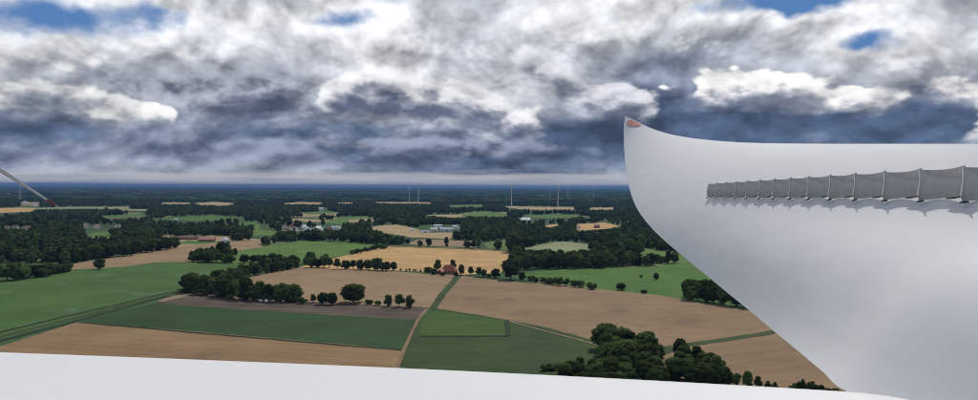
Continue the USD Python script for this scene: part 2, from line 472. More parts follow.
M['ditch'] = field_material('ditch_growth', (0.016, 0.030, 0.014), (0.03, 0.05, 0.022), 0.0, 0.0, 10, 8, 1.0)

f_near = field('stubble_field', [(-260, 440), (-110, 378), (0, 346), (79, 321.5), (240, 335.5), (404, 349.5), (396, 368), (380, 420), (330, 520), (-260, 560)], M['stubble_near'], 1, 'tan stubble field in the bottom left, nearest of the bare fields')
field('beet_field', [(79, 321.5), (156, 303), (240, 309.5), (365, 317), (418, 321), (404, 349.5), (240, 335.5)], M['green_dark'], 1, 'long dark green crop strip between the near stubble and the ploughed strip')
field('ploughed_field', [(156, 303), (178, 293), (205, 292), (240, 299), (300, 301), (360, 304.5), (418, 307), (428, 309.5), (418, 321), (365, 317), (240, 309.5)], M['plough'], 1, 'dark brown ploughed strip along the foot of the long tree hedge')
field('grass_field', [(-330, 420), (-330, 305), (-120, 292), (0, 281.5), (60, 273), (82, 269), (122, 267), (156, 262.5), (200, 262), (252, 266), (236, 273), (205, 281), (178, 291), (125, 304), (0, 336), (-150, 374)], M['green_mid'], 1, 'big green grass field on the left below the wood')
field('stubble_field', [(72, 264), (120, 256.5), (179, 247), (212, 244), (245, 240.5), (262, 241), (262, 247), (226, 252.5), (189, 258), (200, 262), (156, 262.5), (122, 267), (82, 269), (72, 270)], M['stubble_mid'], 1, 'narrow tan stubble field behind the lone round tree')
field('grass_field', [(215, 262), (228, 254), (250, 249), (300, 241), (340, 242), (388, 246), (347, 255), (303, 262), (298, 266), (262, 268)], M['green_bright'], 1, 'light green grass field in the middle distance left of the golden wheat')
field('stubble_field', [(205, 292), (236, 280), (262, 274), (300, 267), (330, 269), (365, 270), (459, 275.5), (432, 309), (418, 307), (360, 304.5), (300, 301), (240, 299)], M['stubble_mid'], 1, 'broad tan stubble field behind the big round oak')
field('wheat_field', [(300, 267), (347, 255), (388, 246), (440, 247.5), (509, 250.5), (512, 258), (500, 273), (459, 275), (430, 272), (365, 270), (330, 269)], M['wheat'], 1, 'golden ripe wheat field left of the farmhouse and behind it')
field('wheat_field', [(405, 244), (420, 239.5), (450, 240), (479, 241.5), (475, 247.3), (440, 246.3)], M['stubble_mid'], 1, 'thin tan strip of field just beyond the golden wheat')
field('stubble_field', [(459, 275.5), (480, 278.5), (540, 284), (605, 290.5), (660, 295.5), (715, 305), (790, 316), (900, 326), (900, 338), (778, 331), (697, 343), (640, 349), (591, 341), (540, 327), (480, 316), (436, 308.6)], M['stubble_brown'], 1, 'large brown stubble field in the middle running behind the blade')
field('stubble_field', [(697, 344.5), (778, 333), (900, 340), (960, 352), (1000, 420), (900, 430), (700, 396), (650, 360)], M['stubble_brown'], 1, 'brown stubble field at lower right under the blade edge')
field('meadow', [(436, 308.6), (480, 316), (540, 327), (591, 341), (640, 349), (697, 344), (680, 372), (740, 400), (700, 470), (330, 520), (398, 368), (404, 349.5), (418, 321)], M['green_meadow'], 1, 'dark green meadow in the bottom middle beside the grove')
field('grass_field', [(437, 309.5), (505, 320.5), (507, 336), (419, 336.5), (420, 321)], M['green_block'], 2, 'small bright green block of grass inside the dark meadow')
field('grass_field', [(515, 277), (520, 273), (560, 270), (600, 268.5), (650, 266), (692, 262), (760, 280), (830, 296), (790, 312), (715, 304.5), (660, 295), (605, 290), (560, 284)], M['green_lush'], 1, 'green pasture right of centre running behind the blade')
field('grass_field', [(634, 247.3), (650, 249), (690, 256.5), (700, 262), (692, 262.2), (640, 263.5)], M['green_bright'], 1, 'bright green field close to the left edge of the blade', far=False)
field('crop_field', [(522.5, 249), (540, 244.5), (562, 241.3), (588.5, 244), (587, 251), (555, 251.5)], M['pale_crop'], 1, 'pale whitish green crop field right of the tall pale tree', far=True)
field('grass_field', [(521, 251.7), (587, 251.2), (599, 253), (598, 258), (560, 259), (521, 258)], M['green_lush'], 1, 'green strip just below the pale crop field')
field('grass_field', [(484, 243), (497, 241), (511, 240), (511, 249.5), (486, 248.5)], M['green_bright'], 1, 'small green field left of the tall pale tree')
field('wheat_field', [(368, 228.5), (378, 225.5), (399, 224.5), (420, 229.5), (420, 233), (453, 232.5), (452, 239), (412, 237.5), (385, 233)], M['wheat_pale'], 1, 'pale wheat field in front of the white industrial halls', far=True)
field('wheat_field', [(-40, 212), (-10, 208.3), (20, 207.6), (37, 208.2), (30, 211.5), (0, 213)], M['wheat'], 1, 'distant golden strip of wheat at the far left edge', far=True)
far_list = [
    ([(36, 208.2), (70, 207.0), (130, 206.6), (130, 208.2), (36, 209)], 'pale_crop', 'thin pale strip under the tip of the left rotor blade'),
    ([(120, 209.3), (147, 209), (147, 211), (120, 210.6)], 'pale_crop', 'short pale strip of field over the left wood'),
    ([(163, 202.6), (190, 202.6), (190, 204.2), (163, 204.2)], 'wheat_pale', 'far pale strip, left one of the pair below the dark horizon'),
    ([(196, 202.8), (215, 201.8), (233, 203), (230, 206.2), (200, 205)], 'wheat_pale', 'far straw coloured field, right one of the pair below the dark horizon'),
    ([(84, 236.5), (92, 232.6), (108, 232.3), (112, 236.8)], 'green_bright', 'small green clearing inside the left wood'),
    ([(178, 244), (186, 240.5), (228, 241.5), (205, 244)], 'green_lush', 'green paddock in front of the red roofed barn'),
    ([(252, 236), (255, 226), (258, 223), (261, 230), (278, 231), (276, 235)], 'green_bright', 'light green clearing left of the village'),
    ([(240, 222.5), (256, 221.5), (256, 224.5), (240, 225)], 'green_lush', 'little green field at the left of the village'),
    ([(284, 203.2), (300, 202), (322, 202), (321, 204.6), (286, 204.2)], 'wheat_pale', 'far tan strip over the village'),
    ([(338, 202.4), (352, 202.2), (352, 203.6), (338, 203.6)], 'wheat_pale', 'short far tan strip right of the one over the village'),
    ([(324, 222.5), (340, 217.3), (365, 216.4), (372, 218), (350, 219.5), (345, 224.5)], 'green_bright', 'light green field just beyond the village'),
    ([(292, 219), (303, 218.5), (322, 220.6), (318, 222), (293, 220.3)], 'wheat_pale', 'small straw coloured field beyond the village roofs'),
    ([(376, 202), (432, 202), (432, 203.8), (376, 203.4)], 'wheat_pale', 'far tan strip behind the pair of distant turbines'),
    ([(424, 215), (462, 214.6), (464, 217.6), (440, 217)], 'wheat_pale', 'tan strip beyond the industrial halls'),
    ([(462, 216), (472, 212), (486, 211.3), (486, 215.5)], 'green_bright', 'pale green field right of the industrial halls'),
    ([(450, 205), (482, 204.6), (482, 207), (450, 207.2)], 'green_lush', 'far green strip right of the pair of distant turbines'),
    ([(484, 216.8), (488, 211.6), (508, 213.4), (504, 216.6)], 'green_lush', 'green field left of the white roofed barn'),
    ([(503, 206.2), (530, 206.6), (574, 207.3), (574, 210), (520, 209.4)], 'wheat_pale', 'far straw strip at the feet of the two nearer distant turbines'),
    ([(590, 208), (612, 207.4), (614, 209.6), (590, 210)], 'wheat_pale', 'far straw strip left of the blade'),
    ([(544, 225.4), (558, 223.8), (557, 227), (545, 227.2)], 'wheat', 'small reddish tan patch below the white roofed barn'),
    ([(576, 230.6), (578, 224), (606, 222.6), (618, 226), (606, 229)], 'wheat', 'golden clearing with a house near the blade'),
    ([(150, 218.5), (215, 215.5), (245, 218), (200, 221)], 'green_lush', 'dim green fields far behind the red roofed barn'),
    ([(100, 216), (140, 214), (150, 216), (110, 218)], 'green_lush', 'dim green field far above the left wood'),
    ([(300, 212.5), (330, 211), (340, 213), (310, 214.5)], 'green_lush', 'dim green field far behind the village'),
    ([(520, 216), (560, 214), (590, 216), (550, 218.5)], 'green_lush', 'dim green field behind the white roofed barn'),
]
for px, m, lab in far_list:
    field('far_field', px, M[m], 1, lab, far=True)
# clear of trees for the buildings
for x0, x1, y0, y1 in ((160, 232, 234, 243), (280, 344, 226, 234), (418, 462, 223, 234), (2, 34, 225, 231), (82, 122, 223, 231), (518, 534, 216, 223), (20, 40, 200, 208), (318, 328, 207, 213)):
    P = Polygon([at(x0, y1), at(x1, y1), at(x1, y0 + 2), at(x0, y0 + 2)])
    BLOCKS.append(union_all([P, affinity.scale(P, 0.93, 0.93, origin=(0, 0))]).convex_hull)


STRIPS = []


def strip(name, pts, widths, mat, layer, label, category, z=0.0):
    STRIPS.append(name)
    zz = 0.07 * layer + 0.008 * len(STRIPS)
    P = np.array([at(*p) for p in pts])
    n = max(2, int(np.linalg.norm(np.diff(P, axis=0), axis=1).sum() / 8))
    t = np.linspace(0, len(P) - 1, n)
    Q = np.c_[np.interp(t, np.arange(len(P)), P[:, 0]), np.interp(t, np.arange(len(P)), P[:, 1])]
    w = np.interp(t, np.arange(len(P)), widths)
    tan = np.gradient(Q, axis=0); tan /= np.linalg.norm(tan, axis=1, keepdims=True)
    nrm = np.c_[-tan[:, 1], tan[:, 0]]
    wob = (meshkit.noise(np.c_[Q / 6.0, np.zeros(n)], 5) - 0.5)[:, None] * 0.5
    A = np.c_[Q - nrm * (w[:, None] * (0.5 + wob)), np.full(n, zz)]
    B = np.c_[Q + nrm * (w[:, None] * (0.5 - wob * 0.7)), np.full(n, zz)]
    m = grid(np.stack([A, B], 1))
    if m.face_normals[:, 2].sum() < 0:
        m.invert()
    return obj(name, m, mat, kind='structure', label=label, category=category)


strip('ditch', [(-120, 364), (0, 332.5), (60, 318), (125, 303.0), (173, 291.5)], [5, 4.6, 4.5, 4.5, 4], M['ditch'], 3, 'dark ditch along the far side of the farm track', 'ditch')
strip('ditch', [(-120, 374), (0, 341), (60, 325.5), (110, 312), (168, 296)], [6, 6, 5.5, 5, 4.5], M['ditch'], 3, 'dark ditch along the near side of the farm track', 'ditch')
strip('farm_track', [(-120, 369), (0, 336.6), (60, 321.5), (120, 307), (172, 293.5), (184, 291)], [5, 5, 5, 5, 5, 6], M['verge'], 2, 'grassy farm track running diagonally across the lower left fields', 'track')
strip('farm_track', [(160, 302), (175, 297.5), (190, 293.5)], [7, 14, 9], M['track'], 4, 'bare sandy turning place at the left end of the ploughed strip', 'track')
strip('farm_track', [(427, 309.5), (422, 315), (417, 322), (410, 336), (404, 349.5), (398, 366), (391, 392)], [2.6, 2.8, 2.6, 2.4, 2.6, 2.8, 3], M['stubble_brown'], 4, 'sandy track at the right end of the ploughed and dark green strips', 'track')
strip('verge', [(459, 275.5), (448, 288), (440, 298), (432, 309)], [8, 8, 7, 6], M['green_meadow'], 3, 'green grass strip between the two big tan fields below the farmhouse', 'verge')
strip('verge', [(432, 309), (480, 316), (540, 327), (591, 341), (612, 347)], [5, 5, 6, 6, 6], M['verge'], 3, 'rough verge between the meadow and the large brown stubble', 'verge')
strip('farm_track', [(507, 321), (540, 330), (575, 339), (600, 346)], [2.5, 2.5, 2.5, 2.5], M['track'], 4, 'faint track along the upper edge of the dark meadow', 'track')
strip('verge', [(690, 344.5), (720, 340.5), (750, 336), (782, 331)], [9, 9, 9, 9], M['verge'], 3, 'dark grass bank between the two brown fields beside the blade', 'verge')
strip('verge', [(419, 336.7), (470, 336.6), (507, 336.2)], [5, 5, 5], M['ditch'], 3, 'dark line under the small bright block of grass', 'verge')
strip('verge', [(507, 320.5), (508, 336)], [4, 4], M['ditch'], 4, 'dark line at the right end of the small bright block of grass', 'verge')
strip('verge', [(79, 322.6), (240, 336.8), (404, 350.6)], [3.5, 3.5, 3.5], M['ditch'], 3, 'dark line between the near stubble and the dark green strip', 'verge')
strip('verge', [(390, 246.6), (440, 248.2), (509, 251)], [10, 10, 10], M['green_meadow'], 3, 'green bank along the far edge of the golden wheat', 'verge')

# ------------------------------------------------------------------ trees
def lump_crown(rng, h, base, rx, rz_scale=1.0, lumps=12, leaves=80, leaf=0.75, taper=0.0):
    """A crown of leaf clumps on uneven lobes, with gaps between them."""
    parts, top = [], h
    cz, rz = (base + top) / 2, (top - base) / 2
    ctr = [np.array([0, 0, cz])]
    rad = [min(rx, rz) * 0.72]
    for k in range(lumps):
        t = rng.uniform(-1, 1)
        a = rng.uniform(0, 2 * np.pi) + k * 2.4
        ww = np.sqrt(max(0.05, 1 - t * t)) * (1 - taper * (t + 1) / 2)
        rr = rng.uniform(0.45, 0.78) * ww
        r = rng.uniform(0.27, 0.42) * rx * (1 - 0.35 * taper * (t + 1) / 2)
        ctr.append(np.array([math.cos(a) * rx * rr, math.sin(a) * rx * rr, cz + t * (rz - r * 0.75)]))
        rad.append(r)
    for c, r in zip(ctr, rad):
        s = trimesh.creation.icosphere(1, r * 0.86)
        v = np.array(s.vertices)
        v *= (0.82 + 0.4 * meshkit.noise(v * (1.3 / max(r, 0.3)) + c, int(rng.integers(99))))[:, None]
        parts.append(trimesh.Trimesh(v * [1, 1, 0.9] + c, s.faces, process=False))
        n = int(leaves * (r / (0.35 * rx)) ** 2)
        d = rng.normal(size=(n, 3)); d /= np.linalg.norm(d, axis=1, keepdims=True)
        p = c + d * r * rng.uniform(0.82, 1.14, (n, 1)) * [1, 1, 0.9]
        nn = d + rng.normal(size=(n, 3)) * 0.55 + [0, 0, 0.25]
        nn /= np.linalg.norm(nn, axis=1, keepdims=True)
        a1 = np.cross(nn, rng.normal(size=(n, 3))); a1 /= np.linalg.norm(a1, axis=1, keepdims=True)
        a2 = np.cross(nn, a1)
        sz = leaf * rng.uniform(0.55, 1.25, (n, 1))
        q = np.stack([p - a1 * sz, p + a2 * sz * 0.6, p + a1 * sz, p - a2 * sz * 0.6], 1).reshape(-1, 3)
        i = np.arange(n)[:, None] * 4
        f = np.vstack([i + [0, 1, 2], i + [0, 2, 3]])
        parts.append(trimesh.Trimesh(q, f, process=False))
    return cat(parts), ctr, rad


def make_tree(name, seed, h, base, rx, lumps, mat, taper=0.0, leaves=80, leaf=0.75):
    """One kind of tree as a class prim (trunk with limbs, crown) that every such tree refers to."""
    rng = np.random.default_rng(seed)
    p = stage.CreateClassPrim('/World/' + name)
    crown, ctr, rad = lump_crown(rng, h, base, rx, lumps=lumps, taper=taper, leaves=leaves, leaf=leaf)
    r0 = 0.028 * h
    top = np.array([0.2 * rng.normal(), 0.2 * rng.normal(), base + (h - base) * 0.55])
    wood = [tube([(0, 0, -0.4), (0.05, 0.02, base * 0.5), (top[0] * 0.5, top[1] * 0.5, base + (h - base) * 0.2), top], [r0 * 1.25, r0, r0 * 0.75, r0 * 0.3], 7)]
    for k in range(1, 6):
        c = ctr[k]
        s = np.array([0, 0, min(base + (h - base) * rng.uniform(0.05, 0.35), c[2] - 0.2)])
        wood.append(tube([s, (s + c) / 2 + [0, 0, 0.15 * h * 0.3], c], [r0 * 0.45, r0 * 0.3, r0 * 0.12], 5))
    usdkit.mesh(stage, f'/World/{name}/trunk', cat(wood), M['bark'], smooth=50)
    usdkit.mesh(stage, f'/World/{name}/crown', crown, mat)
    return '/World/' + name


ROUND = [make_tree(f'broad_tree_kind_{c}', s, 15, b, r, n, M['leaf']) for c, s, b, r, n in (('a', 1, 1.0, 6.6, 19), ('b', 2, 0.5, 6.2, 18), ('c', 3, 1.6, 7.0, 22), ('d', 4, 0.4, 5.6, 17))]
TALL = [make_tree(f'tall_tree_kind_{c}', s, 18, 0.8, r, n + 5, M['leaf'], taper=0.45) for c, s, r, n in (('a', 11, 4.6, 15), ('b', 12, 5.2, 16))]
BUSH = [make_tree(f'bush_kind_{c}', s, 7, 0.3, r, n, M['leaf'], leaves=60, leaf=0.55) for c, s, r, n in (('a', 21, 4.4, 10), ('b', 22, 4.0, 9))]
PALE = [make_tree('pale_tree_kind', 31, 16, 1.5, 6.6, 16, M['leaf_pale'])]
PROTO_H = {**{p: 15 for p in ROUND}, **{p: 18 for p in TALL}, **{p: 7 for p in BUSH}, **{p: 16 for p in PALE}}
PROTO_R = {**{p: 6.4 for p in ROUND}, **{p: 5.0 for p in TALL}, **{p: 4.2 for p in BUSH}, **{p: 6.6 for p in PALE}}
TREES = []


def tree(px, py, hpx, kinds, label, category='tree', group=None, wide=None, name='broadleaf_tree'):
    x, y = at(px, py)
    h = hpx * y / F
    ref = kinds[int(RNG.integers(len(kinds)))]
    k = h / PROTO_H[ref]
    w = k * RNG.uniform(0.9, 1.15) if wide is None else wide * y / F / 2 / PROTO_R[ref]
    TREES.append((x, y, w * PROTO_R[ref]))
    return thing(name, label, category, (x, y, 0), RNG.uniform(0, 360), (w, w * RNG.uniform(0.9, 1.1), k), group, ref=ref)


def tree_row(pts, n, hpx, kinds, label, group, jitter=0.3, jy=0.6, name='hedgerow_tree', category='tree', wide=None):
    pts = np.array(pts, float)
    seg = np.r_[0, np.cumsum(np.linalg.norm(np.diff(pts, axis=0), axis=1))]
    for k in range(n):
        t = (k + 0.5 + RNG.uniform(-jitter, jitter)) / n * seg[-1]
        px, py = np.interp(t, seg, pts[:, 0]), np.interp(t, seg, pts[:, 1])
        hh = np.interp(t / seg[-1], np.linspace(0, 1, len(np.atleast_1d(hpx))), np.atleast_1d(hpx)) * RNG.uniform(0.8, 1.15)
        tree(px, py + RNG.uniform(-jy, jy), hh, kinds, label, category, group, name=name, wide=wide and wide * RNG.uniform(0.85, 1.2))


RT = ROUND + TALL[1:]
tree(353.5, 302.5, 18.5, [ROUND[2]], 'big round oak standing at the middle of the ploughed strip', name='oak_tree', wide=25)
tree(100, 269.5, 11.5, [ROUND[0]], 'lone round tree on the edge of the left grass field', name='oak_tree', wide=12)
tree(513.5, 252, 20, [PALE[0]], 'tall pale grey green tree above the dark hedge end', name='pale_tree', wide=19)
tree(510.5, 279.5, 20, [PALE[0]], 'big rounded grey green tree at the right end of the wheat', name='pale_tree', wide=22)
tree_row([(180, 291), (205, 294), (240, 299), (268, 301), (300, 302)], 17, [17, 19, 19, 18, 15], RT, 'dark tree in the long hedge along the ploughed strip', 'trees of the long hedge along the ploughed strip', wide=16)
tree_row([(180, 292.5), (205, 295), (240, 300), (268, 302), (304, 303.2)], 18, [7, 8, 8, 7], BUSH, 'bush filling the foot of the long hedge', 'bushes at the foot of the long hedge', name='bush', category='bush', wide=11)
tree_row([(183, 288.5), (215, 290), (250, 294)], 8, [15, 17, 17], RT, 'dark tree at the back of the long hedge by the ploughed strip', 'trees at the back of the long hedge', wide=13)
tree_row([(212, 281), (236, 275.5), (262, 269.5), (298, 264)], 21, [9, 9.5, 9.5, 9], RT, 'tree in the diagonal hedgerow behind the long dark hedge', 'trees of the diagonal hedgerow', wide=9)
tree_row([(222, 283), (250, 276.5), (280, 271), (299, 267)], 15, [9, 9.5, 10, 9], RT, 'tree on the near side of the diagonal hedgerow', 'trees on the near side of the diagonal hedgerow', wide=9)
for px, py, hh, ww, lab in ((313, 303, 9, 7, 'slim young tree right of the long dark hedge'), (323, 304.5, 12.5, 12, 'left tree of the close pair beside the big oak'), (332, 304.8, 12, 12, 'right tree of the close pair beside the big oak'),
                            (369, 304.5, 5.5, 10, 'low bush at the right foot of the big oak'), (377, 305.5, 5, 9, 'low bush left of the three trees ending the ploughed strip'),
                            (388, 306.5, 12, 10, 'left one of three trees ending the ploughed strip'), (399, 307, 13, 12, 'middle one of three trees ending the ploughed strip'), (409.5, 307.5, 12.5, 10.5, 'right one of three trees ending the ploughed strip')):
    tree(px, py, hh, BUSH if hh < 7 else RT, lab, 'bush' if hh < 7 else 'tree', name='bush' if hh < 7 else 'broadleaf_tree', wide=ww)
tree_row([(307, 267), (335, 268.5), (362, 269.5)], 8, [9.5, 11, 11, 10], ROUND, 'tree in the left clump on the near edge of the golden wheat', 'left clump of trees on the wheat edge', wide=10)
tree_row([(366, 270), (380, 270.5), (395, 270.5)], 6, [9.5, 11.5, 11, 10.5], ROUND, 'tree in the right clump on the near edge of the golden wheat', 'right clump of trees on the wheat edge', wide=9)
tree_row([(399, 270.6), (423, 272)], 6, 2.6, BUSH, 'tiny bush in the row leading to the farmhouse', 'tiny bushes in the row to the farmhouse', name='bush', category='bush', wide=2.6)
for px, py, hh, ww, lab in ((428, 273, 6, 9, 'low tree at the left of the farmyard'), (438, 272, 12.5, 10, 'tall tree left of the red roofed farmhouse'), (434, 274.5, 6, 8, 'small tree before the farmyard on its left'),
                            (453, 270.5, 11, 8, 'tree behind the red farmhouse roof'), (455.5, 276, 4.4, 6, 'low bush in front of the red farmhouse'), (442.5, 276, 4, 6, 'low bush in front of the pinkish farm shed'), (461.5, 275, 11, 7.5, 'tree right of the red roofed farmhouse'), (470.5, 275.5, 9, 8, 'left tree of the garden row right of the farmhouse'),
                            (478.5, 276.5, 9.5, 9, 'middle tree of the garden row right of the farmhouse'), (484, 277, 8, 7, 'right tree of the garden row right of the farmhouse'), (496, 277.8, 9.5, 10, 'round tree standing alone left of the big grey green tree'),
                            (488.5, 277.5, 4, 8, 'low bush between the farm garden and the round tree'), (522, 280, 8, 8, 'small tree right of the big grey green tree')):
    tree(px, py, hh, ROUND if hh > 4.5 else BUSH, lab, 'tree' if hh > 4.5 else 'bush', name='broadleaf_tree' if hh > 4.5 else 'bush', wide=ww)
tree_row([(516, 270), (540, 268.5), (570, 268), (600, 267.5)], 24, [15, 13, 12.5, 12], RT, 'dark tree in the thick hedge above the right pasture', 'trees of the thick hedge above the pasture', wide=10)
tree_row([(530, 266), (560, 264.5), (600, 263)], 12, [12, 11, 12], RT, 'dark tree at the back of the thick hedge above the pasture', 'trees at the back of the thick hedge', wide=10)
tree_row([(596, 268), (625, 265.5), (668, 262.5)], 16, [15, 15, 8, 8], RT, 'dark tree in the belt between the bright field and the pasture', 'trees of the belt near the blade', wide=10)
tree_row([(598, 259), (615, 256), (640, 250), (636, 258)], 14, [15, 15, 13], RT, 'dark tree in the copse left of the bright green field', 'trees of the copse left of the bright field', wide=11)
tree_row([(528, 281), (545, 283.5), (570, 286.5), (597, 289.5)], 13, [5, 7, 8, 6], BUSH + ROUND[:1], 'bush in the low hedge along the top of the brown field', 'bushes of the low hedge above the brown field', name='bush', category='bush', wide=9)
for px, py, hh, ww, lab in ((621, 290, 7, 11, 'round bush alone on the near edge of the pasture'), (656, 279.5, 6.5, 6.5, 'round tree alone in the pasture'), (641, 278, 3.2, 3.2, 'tiny tree in the pasture left of the round one'), (644, 293, 3.2, 8, 'low bush on the pasture edge near the blade')):
    tree(px, py, hh, ROUND, lab, 'tree' if hh > 6.6 else 'bush', name='broadleaf_tree' if hh > 6.6 else 'bush', wide=ww)
tree_row([(683, 299), (700, 301), (725, 305), (760, 308)], 12, [17, 20, 21, 20], RT, 'dark tree in the clump touching the left edge of the blade', 'trees of the clump touching the blade edge', wide=14)
tree_row([(688, 296), (730, 299)], 6, [16, 18], RT, 'dark tree at the back of the clump touching the blade', 'trees at the back of the clump touching the blade', wide=14)
# the grove at the lower right
for k in range(78):
    for _ in range(200):
        px, py = RNG.uniform(560, 738), RNG.uniform(345, 392)
        lim = np.interp(px, [560, 585, 600, 615, 640, 680, 700, 715, 738], [385, 376, 360, 347, 349, 356, 365, 372, 384])
        if py > lim:
            break
    hp = np.interp(px, [560, 590, 605, 640, 690, 738], [10, 14, 23, 23, 20, 18]) * RNG.uniform(0.8, 1.12)
    front = py > lim + 14
    tree(px, py, hp, RT + TALL, 'dark tree near the middle of the grove beside the meadow' if front else 'dark tree on the far side of the grove beside the meadow', 'tree', 'trees in the middle of the grove' if front else 'trees on the far side of the grove', wide=hp * RNG.uniform(0.85, 1.25), name='grove_tree')
tree(607, 349, 25, [ROUND[2]], 'tallest round tree at the upper left corner of the grove', name='grove_tree', wide=32)
for k in range(16):
    px = RNG.uniform(562, 612)
    tree(px, np.interp(px, [556, 585, 612], [375, 366, 360]) + RNG.uniform(0, 18), RNG.uniform(11, 16), RT, 'lower dark tree on the left flank of the grove beside the meadow', 'tree', 'lower trees on the left flank of the grove', wide=RNG.uniform(12, 18), name='grove_tree')
tree_row([(543, 371), (556, 370), (572, 369)], 8, 6, BUSH + PALE, 'pale low bush at the left edge of the grove', 'low bushes at the left edge of the grove', name='bush', category='bush', wide=11)
for px, py, hh, ww in ((716, 381, 27, 17), (727, 385, 18, 15), (736, 386, 13, 11), (748, 388, 18, 12), (758, 390, 14, 12), (768, 391, 10, 10), (775, 391, 9, 8)):
    tree(px, py, hh, TALL + ROUND[:1], f'dark tree {"at the right end of the grove" if px < 740 else "in the small group right of the grove"}, behind the roof edge', 'tree', 'trees at the right end of the grove' if px < 740 else 'small group of trees right of the grove', wide=ww)
tree_row([(788, 394), (805, 394), (825, 395.5), (842, 397)], 12, [9, 15, 10, 6], TALL + BUSH, 'young tree in the low thicket under the blade edge', 'young trees under the blade edge', name='young_tree', wide=10)
# trees along the left wood's edge and round the barns
tree_row([(-20, 283), (20, 279.5), (45, 276), (62, 272.5), (72, 269.5)], 16, [17, 17, 15, 13, 9], RT, 'tree on the front edge of the left wood, above the grass field', 'front trees of the left wood', wide=14)
tree_row([(70, 262.5), (100, 258), (130, 255), (178, 247.5)], 22, [14, 14, 13, 10], RT, 'tree on the front edge of the left wood, above the tan stubble', 'wood edge trees above the tan stubble', wide=11)
tree_row([(192, 262), (208, 262), (222, 263), (232, 262.5)], 9, [8, 10, 9, 8], ROUND, 'tree in the bushy clump behind the left grass field', 'bushy clump behind the left grass field', wide=11)
for px, py, hh, ww, lab in ((192, 259.5, 9, 6, 'slim tree left of the bushy clump'), (222, 257.5, 16, 13, 'tallest tree behind the bushy clump, before the silver dome'), (228, 258, 11, 10, 'tree right of the tallest one behind the bushy clump'), (244.5, 263, 8.5, 11, 'single bushy tree on the right of the bushy clump'),
                            (235, 256, 8, 6, 'narrow tree before the tan stubble, left of the light green field')):
    tree(px, py, hh, ROUND, lab, 'tree', wide=ww)
tree_row([(252, 262), (262, 261.5), (280, 260.5)], 6, 7, ROUND, 'round tree in the short row left of the light green field', 'short row left of the light green field', wide=8)
tree_row([(350, 255), (365, 251.5), (388, 247.5)], 12, [5.5, 5, 4], BUSH, 'bush in the hedge between green field and golden wheat', 'hedge bushes between green field and wheat', name='bush', category='bush', wide=6)

# ------------------------------------------------------------------ woods: too many trees to count
blocked = union_all([f.buffer(4) for f in FIELDS] + BLOCKS)
prepare(blocked)


def scatter(n, y0, y1, margin=1.0):
    y = np.sqrt(RNG.uniform(y0 ** 2, y1 ** 2, n))
    x = RNG.uniform(-0.80, 0.80, n) * y
    return x, y


def point_instancer(name, protos, pos, ids, yaw, scale, label, category):
    pi = UsdGeom.PointInstancer.Define(stage, '/World/' + name)
    paths = []
    for k, ref in enumerate(protos):
        q = f'/World/{name}/kind_of_tree' + (f'_{k:03d}' if k else '')
        UsdGeom.Xform.Define(stage, q).GetPrim().GetReferences().AddInternalReference(ref)
        paths.append(q)
    pi.CreatePrototypesRel().SetTargets(paths)
    pi.CreateProtoIndicesAttr(Vt.IntArray.FromNumpy(ids.astype(np.int32)))
    pi.CreatePositionsAttr(Vt.Vec3fArray.FromNumpy(pos.astype(np.float32)))
    quat = np.zeros((len(yaw), 4), np.float16)
    q = Vt.QuathArray(len(yaw))
    for k, a in enumerate(yaw):
        q[k] = Gf.Quath(math.cos(a / 2), 0, 0, math.sin(a / 2))
    pi.CreateOrientationsAttr(q)
    pi.CreateScalesAttr(Vt.Vec3fArray.FromNumpy(scale.astype(np.float32)))
    keys(pi.GetPrim(), label=label, category=category, kind='stuff')


def forest_mask(x, y):
    n = meshkit.fbm(np.c_[x / 420, y / 420, np.zeros(len(x))], 3, 4)
    return n


x, y = scatter(150000, 1050, 5200)
m = ~contains_xy(blocked, x, y)
x, y = x[m], y[m]
n = forest_mask(x, y)
edge = np.interp(y, [1050, 1800, 2600, 5200], [0.36, 0.49, 0.56, 0.55])
left = (x < -0.28 * y) & (y < 1650) & (n > 0.28)
right = (x > 0.0) & (y < 1850) & (n > 0.30)
keep = (n > edge) | left | right | (RNG.uniform(size=len(x)) < 0.10)
# single-file hedges through the open ground
hedge = (np.abs(((x * 0.94 + y * 0.34 + 60 * meshkit.noise(np.c_[x / 300, y / 300, 0 * x], 8)) % 310) - 155) < 9) | (np.abs(((y * 0.94 - x * 0.34 + 60 * meshkit.noise(np.c_[x / 300, y / 300, 0 * x], 18)) % 270) - 135) < 9)
keep |= hedge
x, y = x[keep], y[keep]
ids = RNG.integers(0, 7, len(x))
sc = RNG.uniform(0.75, 1.12, len(x)) * (0.9 + 0.25 * (meshkit.noise(np.c_[x / 120, y / 120, 0 * x], 2)))
point_instancer('woodland', ROUND + TALL + PALE, np.c_[x, y, 0 * x], ids, RNG.uniform(0, 6.28, len(x)), np.c_[sc, sc, sc * RNG.uniform(0.85, 1.1, len(x))], 'mixed dark woods, copses and hedges covering the middle distance', 'woodland')
print('woodland trees', len(x))


